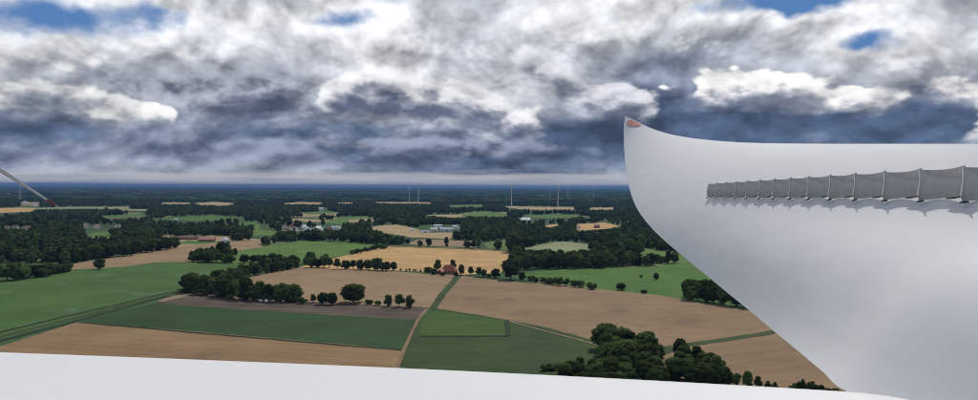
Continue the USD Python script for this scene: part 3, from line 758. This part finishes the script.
def patch_kind(name, seed, lx, ly):
    """A block of far forest: one bumpy canopy with steep edges."""
    nx, ny = 34, 16
    u, v = np.meshgrid(np.linspace(-1, 1, nx), np.linspace(-1, 1, ny), indexing='ij')
    X, Y = u * lx / 2, v * ly / 2
    P = np.stack([X, Y, 0 * X], -1).reshape(-1, 3)
    h = 12 + 5 * meshkit.noise(P / 14.0, seed) + 5 * meshkit.noise(P / 45.0, seed + 1)
    e = np.minimum(1 - np.abs(u), 1 - np.abs(v)).ravel()
    wob = meshkit.noise(P / 30.0, seed + 2)
    h = np.where(e < 0.02, -0.5, h * np.clip(e * 9, 0.75, 1))
    Q = P + np.c_[(wob - 0.5) * 26, (meshkit.noise(P / 30.0, seed + 3) - 0.5) * 26, h]
    p = stage.CreateClassPrim('/World/' + name)
    gmesh = grid(Q.reshape(nx, ny, 3))
    if gmesh.face_normals[:, 2].sum() < 0:
        gmesh.invert()
    usdkit.mesh(stage, f'/World/{name}/crown', gmesh, M['canopy'])
    return '/World/' + name


PATCH = [patch_kind('forest_kind_a', 41, 240, 95), patch_kind('forest_kind_b', 51, 170, 80), patch_kind('forest_kind_c', 61, 320, 110)]
x, y = scatter(60000, 5000, 52000)
x2, y2 = scatter(9000, 5000, 14000)
x, y = np.r_[x, x2], np.r_[y, y2]
m = ~contains_xy(blocked, x, y)
x, y = x[m], y[m]
n = meshkit.fbm(np.c_[x / 1500, y / 1500, 0 * x], 3, 14)
m = (n > np.interp(y, [5000, 9000, 15000], [0.52, 0.48, 0.38])) | (RNG.uniform(size=len(x)) < 0.07)
x, y = x[m], y[m]
sc = RNG.uniform(0.8, 1.25, len(x)) * np.interp(y, [5000, 12000, 40000], [0.75, 1.0, 2.2])
point_instancer('far_forest', PATCH, np.c_[x, y, 0 * x], RNG.integers(0, 3, len(x)), RNG.normal(0, 0.35, len(x)), np.c_[sc, sc, RNG.uniform(0.8, 1.25, len(x))], 'far-off forest reaching dark blue to the horizon', 'forest')
print('forest blocks', len(x))

# ------------------------------------------------------------------ buildings
M['brick'] = plain('red_brick', (0.20, 0.085, 0.06), 0.85, 0.25, 3.0)
M['render'] = plain('pale_render', (0.62, 0.56, 0.47), 0.85, 0.12, 0.6)
M['white_wall'] = plain('white_wall', (0.72, 0.72, 0.70), 0.7, 0.08, 0.5)
M['tile_red'] = plain('red_roof_tile', (0.26, 0.075, 0.05), 0.8, 0.3, 1.5)
M['tile_brown'] = plain('brown_roof_tile', (0.16, 0.10, 0.08), 0.8, 0.3, 1.5)
M['tile_rust'] = plain('rust_roof', (0.42, 0.20, 0.15), 0.8, 0.25, 0.8)
M['roof_grey'] = plain('grey_sheet_roof', (0.26, 0.28, 0.31), 0.5, 0.15, 0.4)
M['roof_pale'] = plain('pale_sheet_roof', (0.52, 0.56, 0.61), 0.45, 0.12, 0.4)
M['steel'] = plain('pale_steel', (0.45, 0.52, 0.60), 0.35, 0.12, 0.6, metallic=0.2)
M['glass'] = plain('dark_window', (0.03, 0.035, 0.045), 0.12, 0.1, 1.0)
M['door'] = plain('door_paint', (0.10, 0.13, 0.11), 0.6, 0.1, 1.0)


def gable(w, d, h, rise, over=0.35, hip=0.0):
    """Walls under the gables, and the roof as two thick slopes."""
    if hip == 0:
        sec = np.array([(-d / 2, 0), (d / 2, 0), (d / 2, h), (0, h + rise), (-d / 2, h)])
        wall = trimesh.creation.extrude_polygon(Polygon(sec), w, engine='earcut')
        wall.apply_transform(np.array([[0, 0, 1, -w / 2], [1, 0, 0, 0], [0, 1, 0, 0], [0, 0, 0, 1.0]]))
    else:
        wall = box(-w / 2, w / 2, -d / 2, d / 2, 0, h)
    e = over * rise / (d / 2)
    t = 0.22
    y0 = d / 2 + over
    xr = w / 2 + over - (hip * d / 2 if hip else 0)
    top = [(-w / 2 - over, -y0, h - e), (w / 2 + over, -y0, h - e), (w / 2 + over, y0, h - e), (-w / 2 - over, y0, h - e), (-xr, 0, h + rise), (xr, 0, h + rise)]
    v = np.array(top + [(a, b, c + t) for a, b, c in top])
    f = [(0, 4, 5), (0, 5, 1), (2, 5, 4), (2, 4, 3), (6, 7, 11), (6, 11, 10), (8, 9, 10), (8, 10, 11)]
    f += [(0, 1, 7), (0, 7, 6), (2, 3, 9), (2, 9, 8), (1, 5, 11), (1, 11, 7), (5, 2, 8), (5, 8, 11), (3, 4, 10), (3, 10, 9), (4, 0, 6), (4, 6, 10)]
    roof = trimesh.Trimesh(v, f, process=False)
    if hip:
        f2 = [(1, 5, 2), (0, 3, 4), (7, 8, 11), (6, 10, 9)]
        roof = trimesh.Trimesh(v, f + f2, process=False)
    return wall, roof


def house(name, label, category, px, py, wpx, dpx, hpx, rise, rot, wall_m, roof_m, group=None, chimney=True, windows=4, hip=0.0, big_door=False, on=None):
    x, y = at(px, py)
    k = y / F
    w, d, h, r = wpx * k, dpx * k, hpx * k, rise * k
    t = thing(name, label, category, (x, y, 0), rot, group=group)
    wall, roof = gable(w, d, h, r, min(0.5, 0.06 * d), hip)
    obj('wall', wall, wall_m, t)
    ro = obj('roof', roof, roof_m, t)
    if chimney:
        obj('chimney', box(w * 0.22 - 0.35, w * 0.22 + 0.35, -0.35 + d * 0.1, 0.35 + d * 0.1, h + r * 0.5, h + r + 0.9), M['brick'], ro)
    storeys = max(1, int(h / 2.9))
    for s in range(storeys):
        for j in range(windows):
            cx = (j + 0.5) / windows * w * 0.9 - w * 0.45
            z0 = 0.9 + s * 2.8
            if z0 + 1.2 > h:
                continue
            if s == 0 and j == windows // 2:
                continue
            win = obj('window', box(cx - 0.55, cx + 0.55, -d / 2 - 0.05, -d / 2 + 0.05, z0, z0 + 1.25), M['glass'], t)
            obj('frame', cat([box(cx - 0.65, cx + 0.65, -d / 2 - 0.08, -d / 2 + 0.03, z0 - 0.12, z0 - 0.005), box(cx - 0.65, cx + 0.65, -d / 2 - 0.08, -d / 2 + 0.03, z0 + 1.255, z0 + 1.36)]), M['white_wall'], win)
    dw, dh = (min(4.5, w * 0.2), min(4.2, h * 0.8)) if big_door else (1.1, 2.1)
    cx = ((windows // 2) + 0.5) / windows * w * 0.9 - w * 0.45 if windows else 0.0
    obj('door', box(cx - dw / 2, cx + dw / 2, -d / 2 - 0.06, -d / 2 + 0.05, 0.02, min(dh, h - 0.2)), M['door'], t)
    return t


house('farmhouse', 'brick farmhouse with a red hipped roof at the corner of the golden wheat', 'farmhouse', 449, 273.5, 14.5, 10, 3.2, 5.2, -14, M['brick'], M['tile_red'], windows=5, hip=0.7)
house('farm_shed', 'low shed with a pinkish roof left of the red roofed farmhouse', 'shed', 441.5, 274, 6, 5, 2.6, 2.0, 60, M['brick'], M['tile_rust'], chimney=False, windows=2)
house('barn', 'barn with a rusty red roof beside the silver dome', 'barn', 207, 241.5, 15, 8, 2.2, 2.4, 6, M['brick'], M['tile_rust'], chimney=False, windows=0, big_door=True)
house('barn', 'long low dark barn left of the rusty red one', 'barn', 187, 239.5, 22, 6, 1.8, 1.6, 4, M['brick'], M['tile_brown'], chimney=False, windows=0, big_door=True)
house('barn', 'small dark barn at the left end of the barn row', 'barn', 165, 241, 8, 5, 1.8, 1.4, 8, M['brick'], M['roof_grey'], chimney=False, windows=0, big_door=True)
x, y = at(225, 242.5)
k = y / F
t = thing('silo', 'silvery domed round silo right of the rusty red barn', 'silo', (x, y, 0))
th = np.linspace(0, math.pi / 2, 9)
obj('wall', trimesh.creation.cylinder(3.6 * k, 1.8 * k, sections=28, transform=trimesh.transformations.translation_matrix([0, 0, 0.9 * k])), M['steel'], t, smooth=40)
obj('dome', trimesh.creation.revolve(np.c_[3.8 * k * np.cos(th), 1.8 * k + 3.0 * k * np.sin(th)], sections=28), M['roof_pale'], t, smooth=40)
for px, lab in ((6.5, 'leftmost of three beige houses at the edge of the left wood'), (15.5, 'middle of three beige houses at the edge of the left wood'), (27, 'rightmost of three beige houses at the edge of the left wood')):
    house('village_house', lab, 'house', px, 229.5, 5.5, 4.5, 2.2, 1.6, RNG.uniform(-25, 25), M['render'], M['tile_brown'], 'three houses by the left wood', windows=3)
for px, py, wl, lab in ((85, 227.8, 'render', 'cream gabled house inside the left wood'), (97, 228.5, 'render', 'small cream house right of the gabled one in the wood'), (118, 228.3, 'render', 'beige house at the right end of the houses in the wood')):
    house('village_house', lab, 'house', px, py, 5, 4, 2.3, 1.8, RNG.uniform(50, 80), M[wl], M['tile_brown'], windows=2)
for px, py, lab in ((25, 203.6, 'tiny white farm building in the far left, left of the blade tip'), (35, 206.3, 'tiny white house under the left blade'), (48, 205.6, 'tiny pale house beside the red band of the left blade'), (177, 213.2, 'tiny white house far behind the barns'), (176, 220.6, 'small white house between the far woods and the barns'), (138, 206.5, 'faint pale house far off, left of the pale strips')):
    house('far_house', lab, 'house', px, py, 3.2, 2.4, 1.5, 0.9, RNG.uniform(-30, 30), M['white_wall'], M['roof_pale'], chimney=False, windows=2)
village = [(283, 228.5, 'tile_brown'), (289, 229.8, 'tile_brown'), (295, 230.3, 'roof_grey'), (301, 231.3, 'tile_brown'), (307, 230, 'roof_pale'), (312, 231.8, 'roof_pale'), (318, 229.5, 'roof_grey'), (323, 231.3, 'roof_pale'), (329, 230.4, 'tile_red'), (304, 228.3, 'roof_grey'), (292, 227.6, 'tile_red'), (286, 231.5, 'tile_brown')]
names = ['first', 'second', 'third', 'fourth', 'fifth', 'sixth', 'seventh', 'eighth', 'ninth', 'tenth', 'eleventh', 'twelfth']
order = np.argsort([v[0] for v in village])
for i, j in enumerate(order):
    px, py, rm = village[j]
    rname = {'tile_brown': 'brown', 'roof_grey': 'grey', 'roof_pale': 'pale', 'tile_red': 'red'}[rm]
    house('village_house', f'{rname} roofed house of the village, {names[i]} from the left', 'house', px, py, RNG.uniform(4, 6), 4, 1.8, 1.6, RNG.uniform(-60, 60), M['white_wall'] if rm != 'tile_red' else M['brick'], M[rm], 'houses of the village behind the light green field', windows=2)
house('village_hall', 'long white flat building at the right end of the village', 'building', 336, 229.5, 9, 4, 2.6, 0.7, 5, M['white_wall'], M['roof_pale'], chimney=False, windows=5)
house('far_house', 'pale building standing high in the woods behind the village', 'house', 321, 211, 4.5, 3, 2.4, 1.2, 20, M['render'], M['roof_pale'], chimney=False, windows=2)
halls = [(434, 231.8, 7, 5, 3.0, 1.0, 'roof_pale', 'render', 'industrial hall with a pinkish roof at the left of the works'), (425, 232.8, 9, 4, 2.0, 0.6, 'roof_grey', 'white_wall', 'low grey hall at the left front of the works'),
         (438, 228.8, 8, 4, 3.6, 0.6, 'roof_pale', 'white_wall', 'tallest white hall in the middle of the works'), (446, 231.6, 12, 5, 3.0, 0.8, 'roof_pale', 'steel', 'bluish metal hall at the right of the works'),
         (455, 229.6, 5, 4, 3.8, 0.6, 'roof_pale', 'white_wall', 'square pale tower block of the works'), (465, 229.3, 14, 4, 1.8, 0.5, 'roof_grey', 'white_wall', 'long grey shed right of the works'), (478, 228.3, 7, 3, 1.8, 0.6, 'roof_pale', 'white_wall', 'short white shed at the far right of the works')]
for px, py, w, d, h, r, rm, wm, lab in halls:
    house('industrial_hall', lab, 'hall', px, py, w, d, h, r, RNG.uniform(-6, 6), M[wm], M[rm], 'industrial halls behind the pale wheat', chimney=False, windows=4, big_door=True)
house('field_hut', 'little white hut in the pale wheat field', 'hut', 412, 230.6, 4, 2.4, 1.3, 0.6, 3, M['white_wall'], M['roof_pale'], chimney=False, windows=2)
house('barn', 'barn with a bright white roof in the distant woods', 'barn', 525.5, 221, 9, 6, 1.4, 2.0, 8, M['white_wall'], M['roof_pale'], chimney=False, windows=0, big_door=True)
house('village_house', 'reddish house in the golden clearing near the blade', 'house', 578.5, 229.6, 4, 3, 2.2, 1.5, 60, M['render'], M['tile_red'], windows=2)
house('village_house', 'dark roofed house right of the reddish one in the golden clearing', 'house', 597, 228, 5, 3.5, 1.8, 1.4, 10, M['brick'], M['tile_brown'], windows=2)
house('far_house', 'pale building beside the left edge of the blade, far off', 'house', 634, 248.5, 4, 2.5, 1.4, 0.8, 10, M['white_wall'], M['roof_pale'], chimney=False, windows=2)


def trailer(px, py, wpx, label):
    x, y = at(px, py)
    k = y / F
    w, h, d = wpx * k, 2.0, 2.2
    t = thing('trailer', label, 'trailer', (x, y, 0), RNG.uniform(-12, 12))
    b = trimesh.creation.box([w, d, h]); b.apply_translation([0, 0, 0.55 + h / 2])
    b = b.subdivide()
    v = np.array(b.vertices); v[:, 2] += 0.18 * np.cos(v[:, 0] / w * np.pi) * (v[:, 2] > 1.5)
    obj('body', trimesh.Trimesh(v, b.faces), M['white_wall'], t)
    for sx in (-0.25, 0.25):
        for sy in (-1, 1):
            wh = trimesh.creation.cylinder(0.38, 0.25, sections=14); wh.apply_transform(trimesh.transformations.rotation_matrix(math.pi / 2, [1, 0, 0])); wh.apply_translation([sx * w, sy * (d / 2 - 0.12), 0.38])
            obj('wheel', wh, M['bracket'], t)
    obj('drawbar', tube([(w / 2 - 0.1, 0, 0.5), (w / 2 + 1.2, 0, 0.45)], 0.07, 6), M['bracket'], t)


trailer(211, 296.5, 4.5, 'white trailer parked under the left part of the long dark hedge')
trailer(261, 301.8, 3.6, 'left of two white trailers under the middle of the long dark hedge')
trailer(266.5, 302.2, 3.0, 'right of two white trailers under the middle of the long dark hedge')

# ------------------------------------------------------------------ the other wind turbines
def blade_mesh(L, chord, bend=1.5, flip=1):
    """A slim blade along +z from the hub: round root, broad shoulder, thin swept tip."""
    n, c = 40, 16
    s = np.linspace(0, 1, n)
    ch = np.interp(s, [0, 0.06, 0.2, 0.5, 0.8, 0.95, 1.0], np.array([0.5, 0.6, 1.0, 0.66, 0.42, 0.28, 0.04]) * chord)
    th = np.interp(s, [0, 0.06, 0.2, 0.5, 1.0], np.array([0.5, 0.5, 0.28, 0.12, 0.02]) * chord)
    a = np.arange(c) / c * 2 * np.pi
    tw = np.radians(np.interp(s, [0, 0.2, 1], [14, 12, 0]))
    X = np.cos(a)[None] * ch[:, None] / 2 - (ch[:, None] * 0.22) * (s[:, None] > 0.05)
    Y = np.sin(a)[None] * th[:, None] / 2
    Xr, Yr = X * np.cos(tw)[:, None] - Y * np.sin(tw)[:, None], X * np.sin(tw)[:, None] + Y * np.cos(tw)[:, None]
    P = np.stack([Xr * flip, Yr - bend * s[:, None] ** 2, np.broadcast_to((s * L)[:, None], X.shape)], -1)
    m = grid(P, closed=True)
    tip = trimesh.Trimesh(np.vstack([P[-1], P[-1].mean(0)]), [(i, (i + 1) % c, c) for i in range(c)], process=False)
    m = cat([m, tip]); m.fix_normals()
    return m


def cut(mesh, z0, z1):
    m = trimesh.intersections.slice_mesh_plane(mesh, [0, 0, 1], [0, 0, z0])
    return trimesh.intersections.slice_mesh_plane(m, [0, 0, -1], [0, 0, z1])


def turbine(label, loc, yaw, rotor_deg, hub, L, chord, bands=False, group=None, spread=(0, 120, 240)):
    t = thing('wind_turbine', label, 'wind turbine', loc, yaw, group=group)
    zs = np.linspace(0, hub - 1.6, 14)
    obj('tower', tube(np.c_[0 * zs, 0 * zs + 0.0, zs], np.interp(zs, [0, hub * 0.25, hub], [3.6, 2.6, 1.2]) * L / 45, 20), M['turbine'], t, smooth=60)
    u = np.linspace(0, 1, 18)
    prof = np.c_[np.sqrt(np.clip(1 - (2 * u - 1) ** 2, 0, 1)) * 2.6 * L / 45, u * 9.0 * L / 45 - 3.4 * L / 45]
    nac = trimesh.creation.revolve(prof, sections=22)
    nac.apply_transform(trimesh.transformations.rotation_matrix(-math.pi / 2, [1, 0, 0])); nac.apply_translation([0, 0, hub])
    obj('nacelle', nac, M['turbine'], t, smooth=60)
    k = L / 45
    prof = np.c_[np.sqrt(np.clip(1 - u ** 2, 0, 1)) * 1.9 * k, u * 2.6 * k]
    spin = trimesh.creation.revolve(prof[::-1], sections=20)
    spin.apply_transform(trimesh.transformations.rotation_matrix(math.pi / 2, [1, 0, 0])); spin.apply_translation([0, -3.0 * k, hub]); spin.fix_normals()
    obj('hub', spin, M['turbine'], t, smooth=60)
    base = blade_mesh(L, chord)
    R = trimesh.transformations.rotation_matrix
    for q in spread:
        T = trimesh.transformations.translation_matrix([0, -3.6 * k, hub]) @ R(math.radians(rotor_deg + q), [0, 1, 0])
        b = base.copy(); b.apply_transform(T)
        bl = obj('blade', b, M['turbine'], t, smooth=60)
        if bands:
            band = cut(base, L * 0.82, L * 0.94)
            v = np.array(band.vertices); band.fix_normals()
            v = v + np.array(band.vertex_normals) * 0.03
            band = trimesh.Trimesh(v, band.faces, process=False); band.apply_transform(T)
            obj('red_band', band, M['band_red'], bl)
    return t


for px, pb, hh, yaw, rd, lab in ((409, 206.5, 19.0, 25, 10, 'left of the pair of distant white turbines near the middle'), (418.5, 206.5, 22.0, -20, 55, 'right of the pair of distant white turbines near the middle'),
                                 (511.5, 207, 21, 15, 0, 'distant white turbine alone between the pair and the blade'), (558, 207, 20, 30, 35, 'distant white turbine nearest the blade, standing on the pale strip'),
                                 (20, 201, 16, 40, 20, 'faint distant turbine at the far left'), (550, 200, 11, 20, 70, 'faint far turbine left of the one nearest the blade'), (567.5, 200.5, 13.5, 35, 15, 'faint far turbine right of the one nearest the blade'),
                                 (593.5, 200.5, 13, 10, 40, 'faint far turbine close to the edge of the blade')):
    x, y = at(px, pb)
    turbine(lab, (x, y, 0), 55 + yaw * 0.5, rd, hh * y / F, 40 * hh * y / F / 112, 2.4)
# the neighbour whose hub is just outside the left edge
D = 400.0
a, b = level(-10.5, 162.0)
k = 1.0
turbine('near wind turbine at the left edge, its slim blade with a red band reaching into view', (a * D, D, 0), 0.0, 0.0, H + b * D, 46.5, 2.5, bands=True, spread=(121.0, 241, 9.0))

# ------------------------------------------------------------------ the turbine we stand on: the rotor blade
def place(px, py, Y):
    a, b = level(px, py)
    return np.array([a * Y, Y, H + b * Y])


LEFT = [(625, 116.5, 40), (624, 124, 39.6), (623.8, 140, 38.5), (625.5, 163, 35.5), (630, 190, 30.8), (636.5, 207.5, 27.3), (653, 229.5, 22.6), (680.5, 254.3, 17.7), (708, 276.8, 14.2), (736, 299.8, 11.6), (768.6, 326.8, 9.3), (785, 340.2, 8.35), (801.6, 354, 7.5), (823, 372, 6.65), (845.5, 391, 5.9)]
TOP = [(625, 116.5, 40), (632, 119, 39.6), (645, 125.5, 38.5), (664, 132.5, 36), (683, 136.6, 33), (702, 139.3, 29.5), (740, 142.3, 23.5), (800, 143.6, 16.5), (860, 143.8, 12.5), (920, 143.8, 10), (978, 143.8, 8.3), (1060, 143, 6.6)]
Lp = np.array([place(*p) for p in LEFT][::-1])
Tp = np.array([place(*p) for p in TOP][::-1])
Lp = np.vstack([[(3.9, -1.5, H - 1.1), (3.55, 1.5, H - 1.25), (3.0, 4.3, H - 1.48)], Lp])
Tp = np.vstack([[(4.75, -1.5, H - 0.2), (4.6, 1.5, H - 0.05), (4.65, 4.3, H + 0.22)], Tp])
from scipy.interpolate import PchipInterpolator as PCH, make_interp_spline
Lx, Lz = PCH(Lp[:, 1], Lp[:, 0]), PCH(Lp[:, 1], Lp[:, 2])
Tx, Tz = PCH(Tp[:, 1], Tp[:, 0]), PCH(Tp[:, 1], Tp[:, 2])
Y0 = 17.8


def row_point(k):
    """Foot of the row of spoilers, joint k, counted from its far end."""
    q = 1 - 0.0457 * k
    return place(489 + (219 - 2.04 * k) / q, 194.6 + (198.6 - 194.6) / q, Y0 * q)


def row_at(Y):
    return row_point((1 - Y / Y0) / 0.0457)


def mid(Y):
    """Crest of the camber, as a point between the two edges."""
    L, T = np.array([Lx(Y), Y, Lz(Y)]), np.array([Tx(Y), Y, Tz(Y)])
    ref = max(min(Y, Y0), 7.0)
    L0, T0, P0 = np.array([Lx(ref), ref, Lz(ref)]), np.array([Tx(ref), ref, Tz(ref)]), row_at(ref)
    c = (T0 - L0)[[0, 2]]; n = np.array([-c[1], c[0]])
    w = (P0 - L0)[[0, 2]]
    f, bul = w @ c / (c @ c), w @ n / (c @ c)
    if Y > Y0:
        s = (Y - Y0) / (40 - Y0)
        s3 = s * s * (3 - 2 * s)
        f, bul = f + (0.5 - f) * s3, bul * (1 - s) ** 0.7 + 0.03 * s
    if Y < 7:
        bul *= max(0.0, 1 - (7 - Y) / 5)
    c = (T - L)[[0, 2]]; n = np.array([-c[1], c[0]])
    p = L[[0, 2]] + c * f + n * bul
    return L, np.array([p[0], Y, p[1]]), T


NS, NT = 240, 44
ss = np.concatenate([np.linspace(-1.5, 5, 24)[:-1], np.linspace(5, 36, 150)[:-1], 36 + 3.98 * np.sin(np.linspace(0, 1, 68) * np.pi / 2)])


def front(Y, t):
    """Point of the near face: t = 0 at the lower left edge, 1 at the upper edge."""
    L, Mp, T = mid(Y)
    dl = np.linalg.norm(Mp - L); dt = np.linalg.norm(T - Mp)
    tm = dl / (dl + dt + 1e-9)
    # quadratic through the three points, with t = tm at the crest
    a0 = (t - tm) * (t - 1) / (tm * 1.0)
    a1 = t * (t - 1) / (tm * (tm - 1))
    a2 = t * (t - tm) / (1 - tm)
    c = (T - L)[[0, 2]]
    out = np.array([-c[1], 0.0, c[0]])                          # towards the viewer
    belly = 0.05 * np.clip((16.5 - Y) / 9, 0, 1) ** 1.5 * np.where(t < tm, np.sin(np.pi * np.clip(t / tm, 0, 1)) ** 2, 0.0)
    return a0[:, None] * L + a1[:, None] * Mp + a2[:, None] * T + belly[:, None] * out, tm


sections = []
tt = 0.5 - 0.5 * np.cos(np.linspace(0, 1, NT) * np.pi)
FR = []
for Y in ss:
    P, tm = front(Y, tt)
    FR.append(P)
    L, T = P[0], P[-1]
    c = T - L; chord = np.linalg.norm(c)
    n = np.array([c[2], 0, -c[0]]) / max(chord, 1e-6)          # away from the viewer
    r = 0.085 * chord                                            # nose radius
    ub = np.linspace(1, 0, 26)[1:]
    thick = 0.22 * chord
    back = L + c * ub[:, None] + n * (thick * (2.2 * np.sqrt(np.clip(1 - ub, 0, 1)) * ub ** 0.0 * (1 - np.clip(1 - ub, 0, 1)) ** 0.8 + 0.004))[:, None]
    # rounded nose between the back (ending at L) and the front (starting at L)
    sections.append(np.vstack([P, back[:-1]]))
B = np.array(sections)
# the last bit of span comes together in the tip
shell = grid(B, closed=True)
tipv = len(shell.vertices)
tip_pt = place(625.0, 115.5, 40.1)
cN = B.shape[1]
shell = trimesh.Trimesh(np.vstack([shell.vertices, tip_pt, B[0].mean(0)]),
                        np.vstack([shell.faces, [((len(ss) - 1) * cN + i, (len(ss) - 1) * cN + (i + 1) % cN, tipv) for i in range(cN)], [((i + 1) % cN, i, tipv + 1) for i in range(cN)]]), process=False)
shell.fix_normals()
rotor = thing('rotor_blade', 'huge white rotor blade with upswept red marked tip and a row of grey spoilers', 'rotor blade', (0, 0, 0))
obj('shell', shell, M['blade'], rotor, smooth=48)


def face_point(Y, t):
    P, tm = front(Y, np.array([t]))
    e = 0.02
    pu = front(Y, np.array([min(t + e, 1.0)]))[0][0] - front(Y, np.array([max(t - e, 0.0)]))[0][0]
    pv = front(Y + 0.1, np.array([t]))[0][0] - front(Y - 0.1, np.array([t]))[0][0]
    n = np.cross(pu, pv); n /= np.linalg.norm(n)
    if n[0] > 0: n = -n
    return P[0], n


# the faded red mark just below the tip
rows = []
for Y in np.linspace(39.6, 38.7, 12):
    lo, hi = np.interp(Y, [38.55, 38.9, 39.3, 39.72], [0.90, 0.66, 0.36, 0.26]), np.interp(Y, [38.55, 39.3, 39.72], [0.95, 0.93, 0.85])
    rows.append([face_point(Y, t)[0] + face_point(Y, t)[1] * 0.02 for t in np.linspace(lo, hi, 8)])
obj('red_tip_mark', grid(np.array(rows)), M['red'], rotor, smooth=True)

# spoilers, each a curved grey plate on two black feet with a pale joint strip
def foot(k):
    p = row_point(k)
    Y = p[1]
    L, Mp, T = mid(Y)
    dl, dt = np.linalg.norm(Mp - L), np.linalg.norm(T - Mp)
    return face_point(Y, dl / (dl + dt))


NP = 14
for k in range(NP):
    nu, nv = 12, 7
    outer, inner = [], []
    for i in range(nu + 1):
        u = i / nu
        p, n = foot(k + u)
        up = np.array([0.10, 0.05, 1.0]) * 0.335 * 0.98
        sag = 0.05 * (1 - (2 * u - 1) ** 2)
        lo = -0.02 + 0.17 * u
        hi = 0.97 + 0.055 * u - 0.058 * (1 - (2 * u - 1) ** 2)
        col, col2 = [], []
        for j in range(nv + 1):
            w = j / nv
            h = lo + (hi - lo) * w
            bow = np.array([0.9, 0.35, 0.0]) * (sag * 0.9 + 0.035 * (2 * w - 1) ** 2)
            q = p + n * 0.05 + up * h + bow
            col.append(q); col2.append(q + np.array([0.9, 0.4, 0.0]) * 0.016)
        outer.append(col); inner.append(col2)
    A, C = np.array(outer), np.array(inner)
    ga, gc = grid(A), grid(C); gc.invert()
    rim = []
    loop = [(0, j) for j in range(nv + 1)] + [(i, nv) for i in range(1, nu + 1)] + [(nu, j) for j in range(nv - 1, -1, -1)] + [(i, 0) for i in range(nu - 1, 0, -1)]
    ring = np.array([[A[i, j] for i, j in loop], [C[i, j] for i, j in loop]])
    rim = grid(ring, closed=True)
    plate = trimesh.Trimesh(*[np.vstack(z) for z in ([ga.vertices, gc.vertices, rim.vertices], [ga.faces, gc.faces + len(ga.vertices), rim.faces + len(ga.vertices) + len(gc.vertices)])], process=True)
    plate.merge_vertices(); plate.fix_normals()
    sp = obj('spoiler', plate, M['spoiler'], rotor, smooth=35)
    # the two black feet under its ends
    for u0, u1 in ((0.0, 0.17), (0.70, 1.0)):
        pts = []
        for u in (u0, (u0 + u1) / 2, u1):
            p, nn_ = foot(k + u)
            pts.append(p + nn_ * 0.05 + np.array([0.10, 0.05, 1.0]) * 0.328 * (-0.055 + 0.17 * u) + np.array([-0.004, -0.02, 0]))
        obj('foot', tube(pts, [0.008, 0.014, 0.008], 6), M['bracket'], sp)
    # the pale joint strip at its near end
    p, n = foot(k + 1.0)
    up = np.array([0.10, 0.05, 1.0]) * 0.335 * 0.98
    dirY = row_point(k + 1) - row_point(k); dirY /= np.linalg.norm(dirY)
    lean = np.array([-0.012, -0.035, 0.0])
    s0, s1 = p + n * 0.05 + up * 0.13 + lean, p + n * 0.05 + up * 0.955 + lean
    st = tube([s0, (s0 + s1) / 2 + np.array([0.012, 0.0, 0]), s1], 0.0035 + 0.0003 * k, 6)
    obj('joint_strip', st, M['seam'], sp)

# ------------------------------------------------------------------ the nacelle roof under the camera
ZR = H - 0.9


def roof_edge(px, py):
    a, b = level(px, py)
    Y = 0.9 / -b
    return a * Y, Y


RIM = 0.42
arc = [(-RIM + RIM * math.sin(a), -RIM + RIM * math.cos(a)) for a in np.linspace(0, math.pi / 2, 14)]
edge_pts = []
for p in ((-160, 344.5), (0, 352), (120, 355.8), (245, 360.5), (370, 366), (490, 372), (600, 378.5), (700, 384.5), (800, 391), (900, 397.5), (978, 402.5)):
    a, b = level(*p)
    y_ = min((0.9 - z) / -b - d for d, z in arc)         # the rim's skyline falls where the photograph has it
    edge_pts.append((a * y_, y_))
edge_pts = np.array(edge_pts)
ex = np.linspace(-4.6, 2.2, 80)
ey = np.poly1d(np.polyfit(edge_pts[:, 0], edge_pts[:, 1], 3))(np.clip(ex, edge_pts[0, 0], 3)) - 0.12
# a shell whose rim rolls over in a wide radius: profile across the roof, edge to the rear
prof = [(-7.0, 0.0), (-5.0, 0.0), (-3.4, 0.0), (-2.2, 0.0), (-1.4, 0.0), (-0.9, 0.0), (-0.6, 0.0)] + arc + [(0.0, -1.2), (-0.08, -2.0), (-0.5, -2.6), (-1.4, -2.95), (-3.5, -3.05), (-7.0, -3.0)]
rows = []
for x_, y_ in zip(ex, ey):
    fall = -0.10 * np.clip((x_ - 1.6) / 0.6, 0, 1) ** 2 - 0.10 * np.clip((-3.9 - x_) / 0.7, 0, 1) ** 2
    rows.append([(x_, y_ + 0.12 + d, ZR + z + fall) for d, z in prof])
R3 = np.array(rows)
nm = grid(R3)
ends = []
for r in (R3[0], R3[-1]):
    c = r.mean(0)
    v = np.vstack([r, c])
    ends.append(trimesh.Trimesh(v, [(i, (i + 1) % len(r), len(r)) for i in range(len(r))], process=False))
rear = grid(np.stack([R3[:, -1], R3[:, 0]], 1))
nm = cat([nm] + ends + [rear]); nm.merge_vertices(); nm.fix_normals()
nac = thing('nacelle', 'smooth white roof of the turbine nacelle along the bottom of the view', 'nacelle', (0, 0, 0))
obj('roof_shell', nm, M['nacelle'], nac, smooth=40)

# ------------------------------------------------------------------ the air
g = Graph()
vol = g.n('principled_volume', 'volume', color=HAZE_COLOR, density=HAZE_DENSITY, anisotropy=0.2)
hz = usdkit.mesh(stage, '/World/haze', box(-FAR - 2000, FAR + 2000, -FAR - 2000, FAR + 2000, -1.0, 190.0), g.material('thin_haze', volume=vol))
keys(hz.GetPrim(), kind='stuff', label='thin blue haze over the whole plain', category='haze')
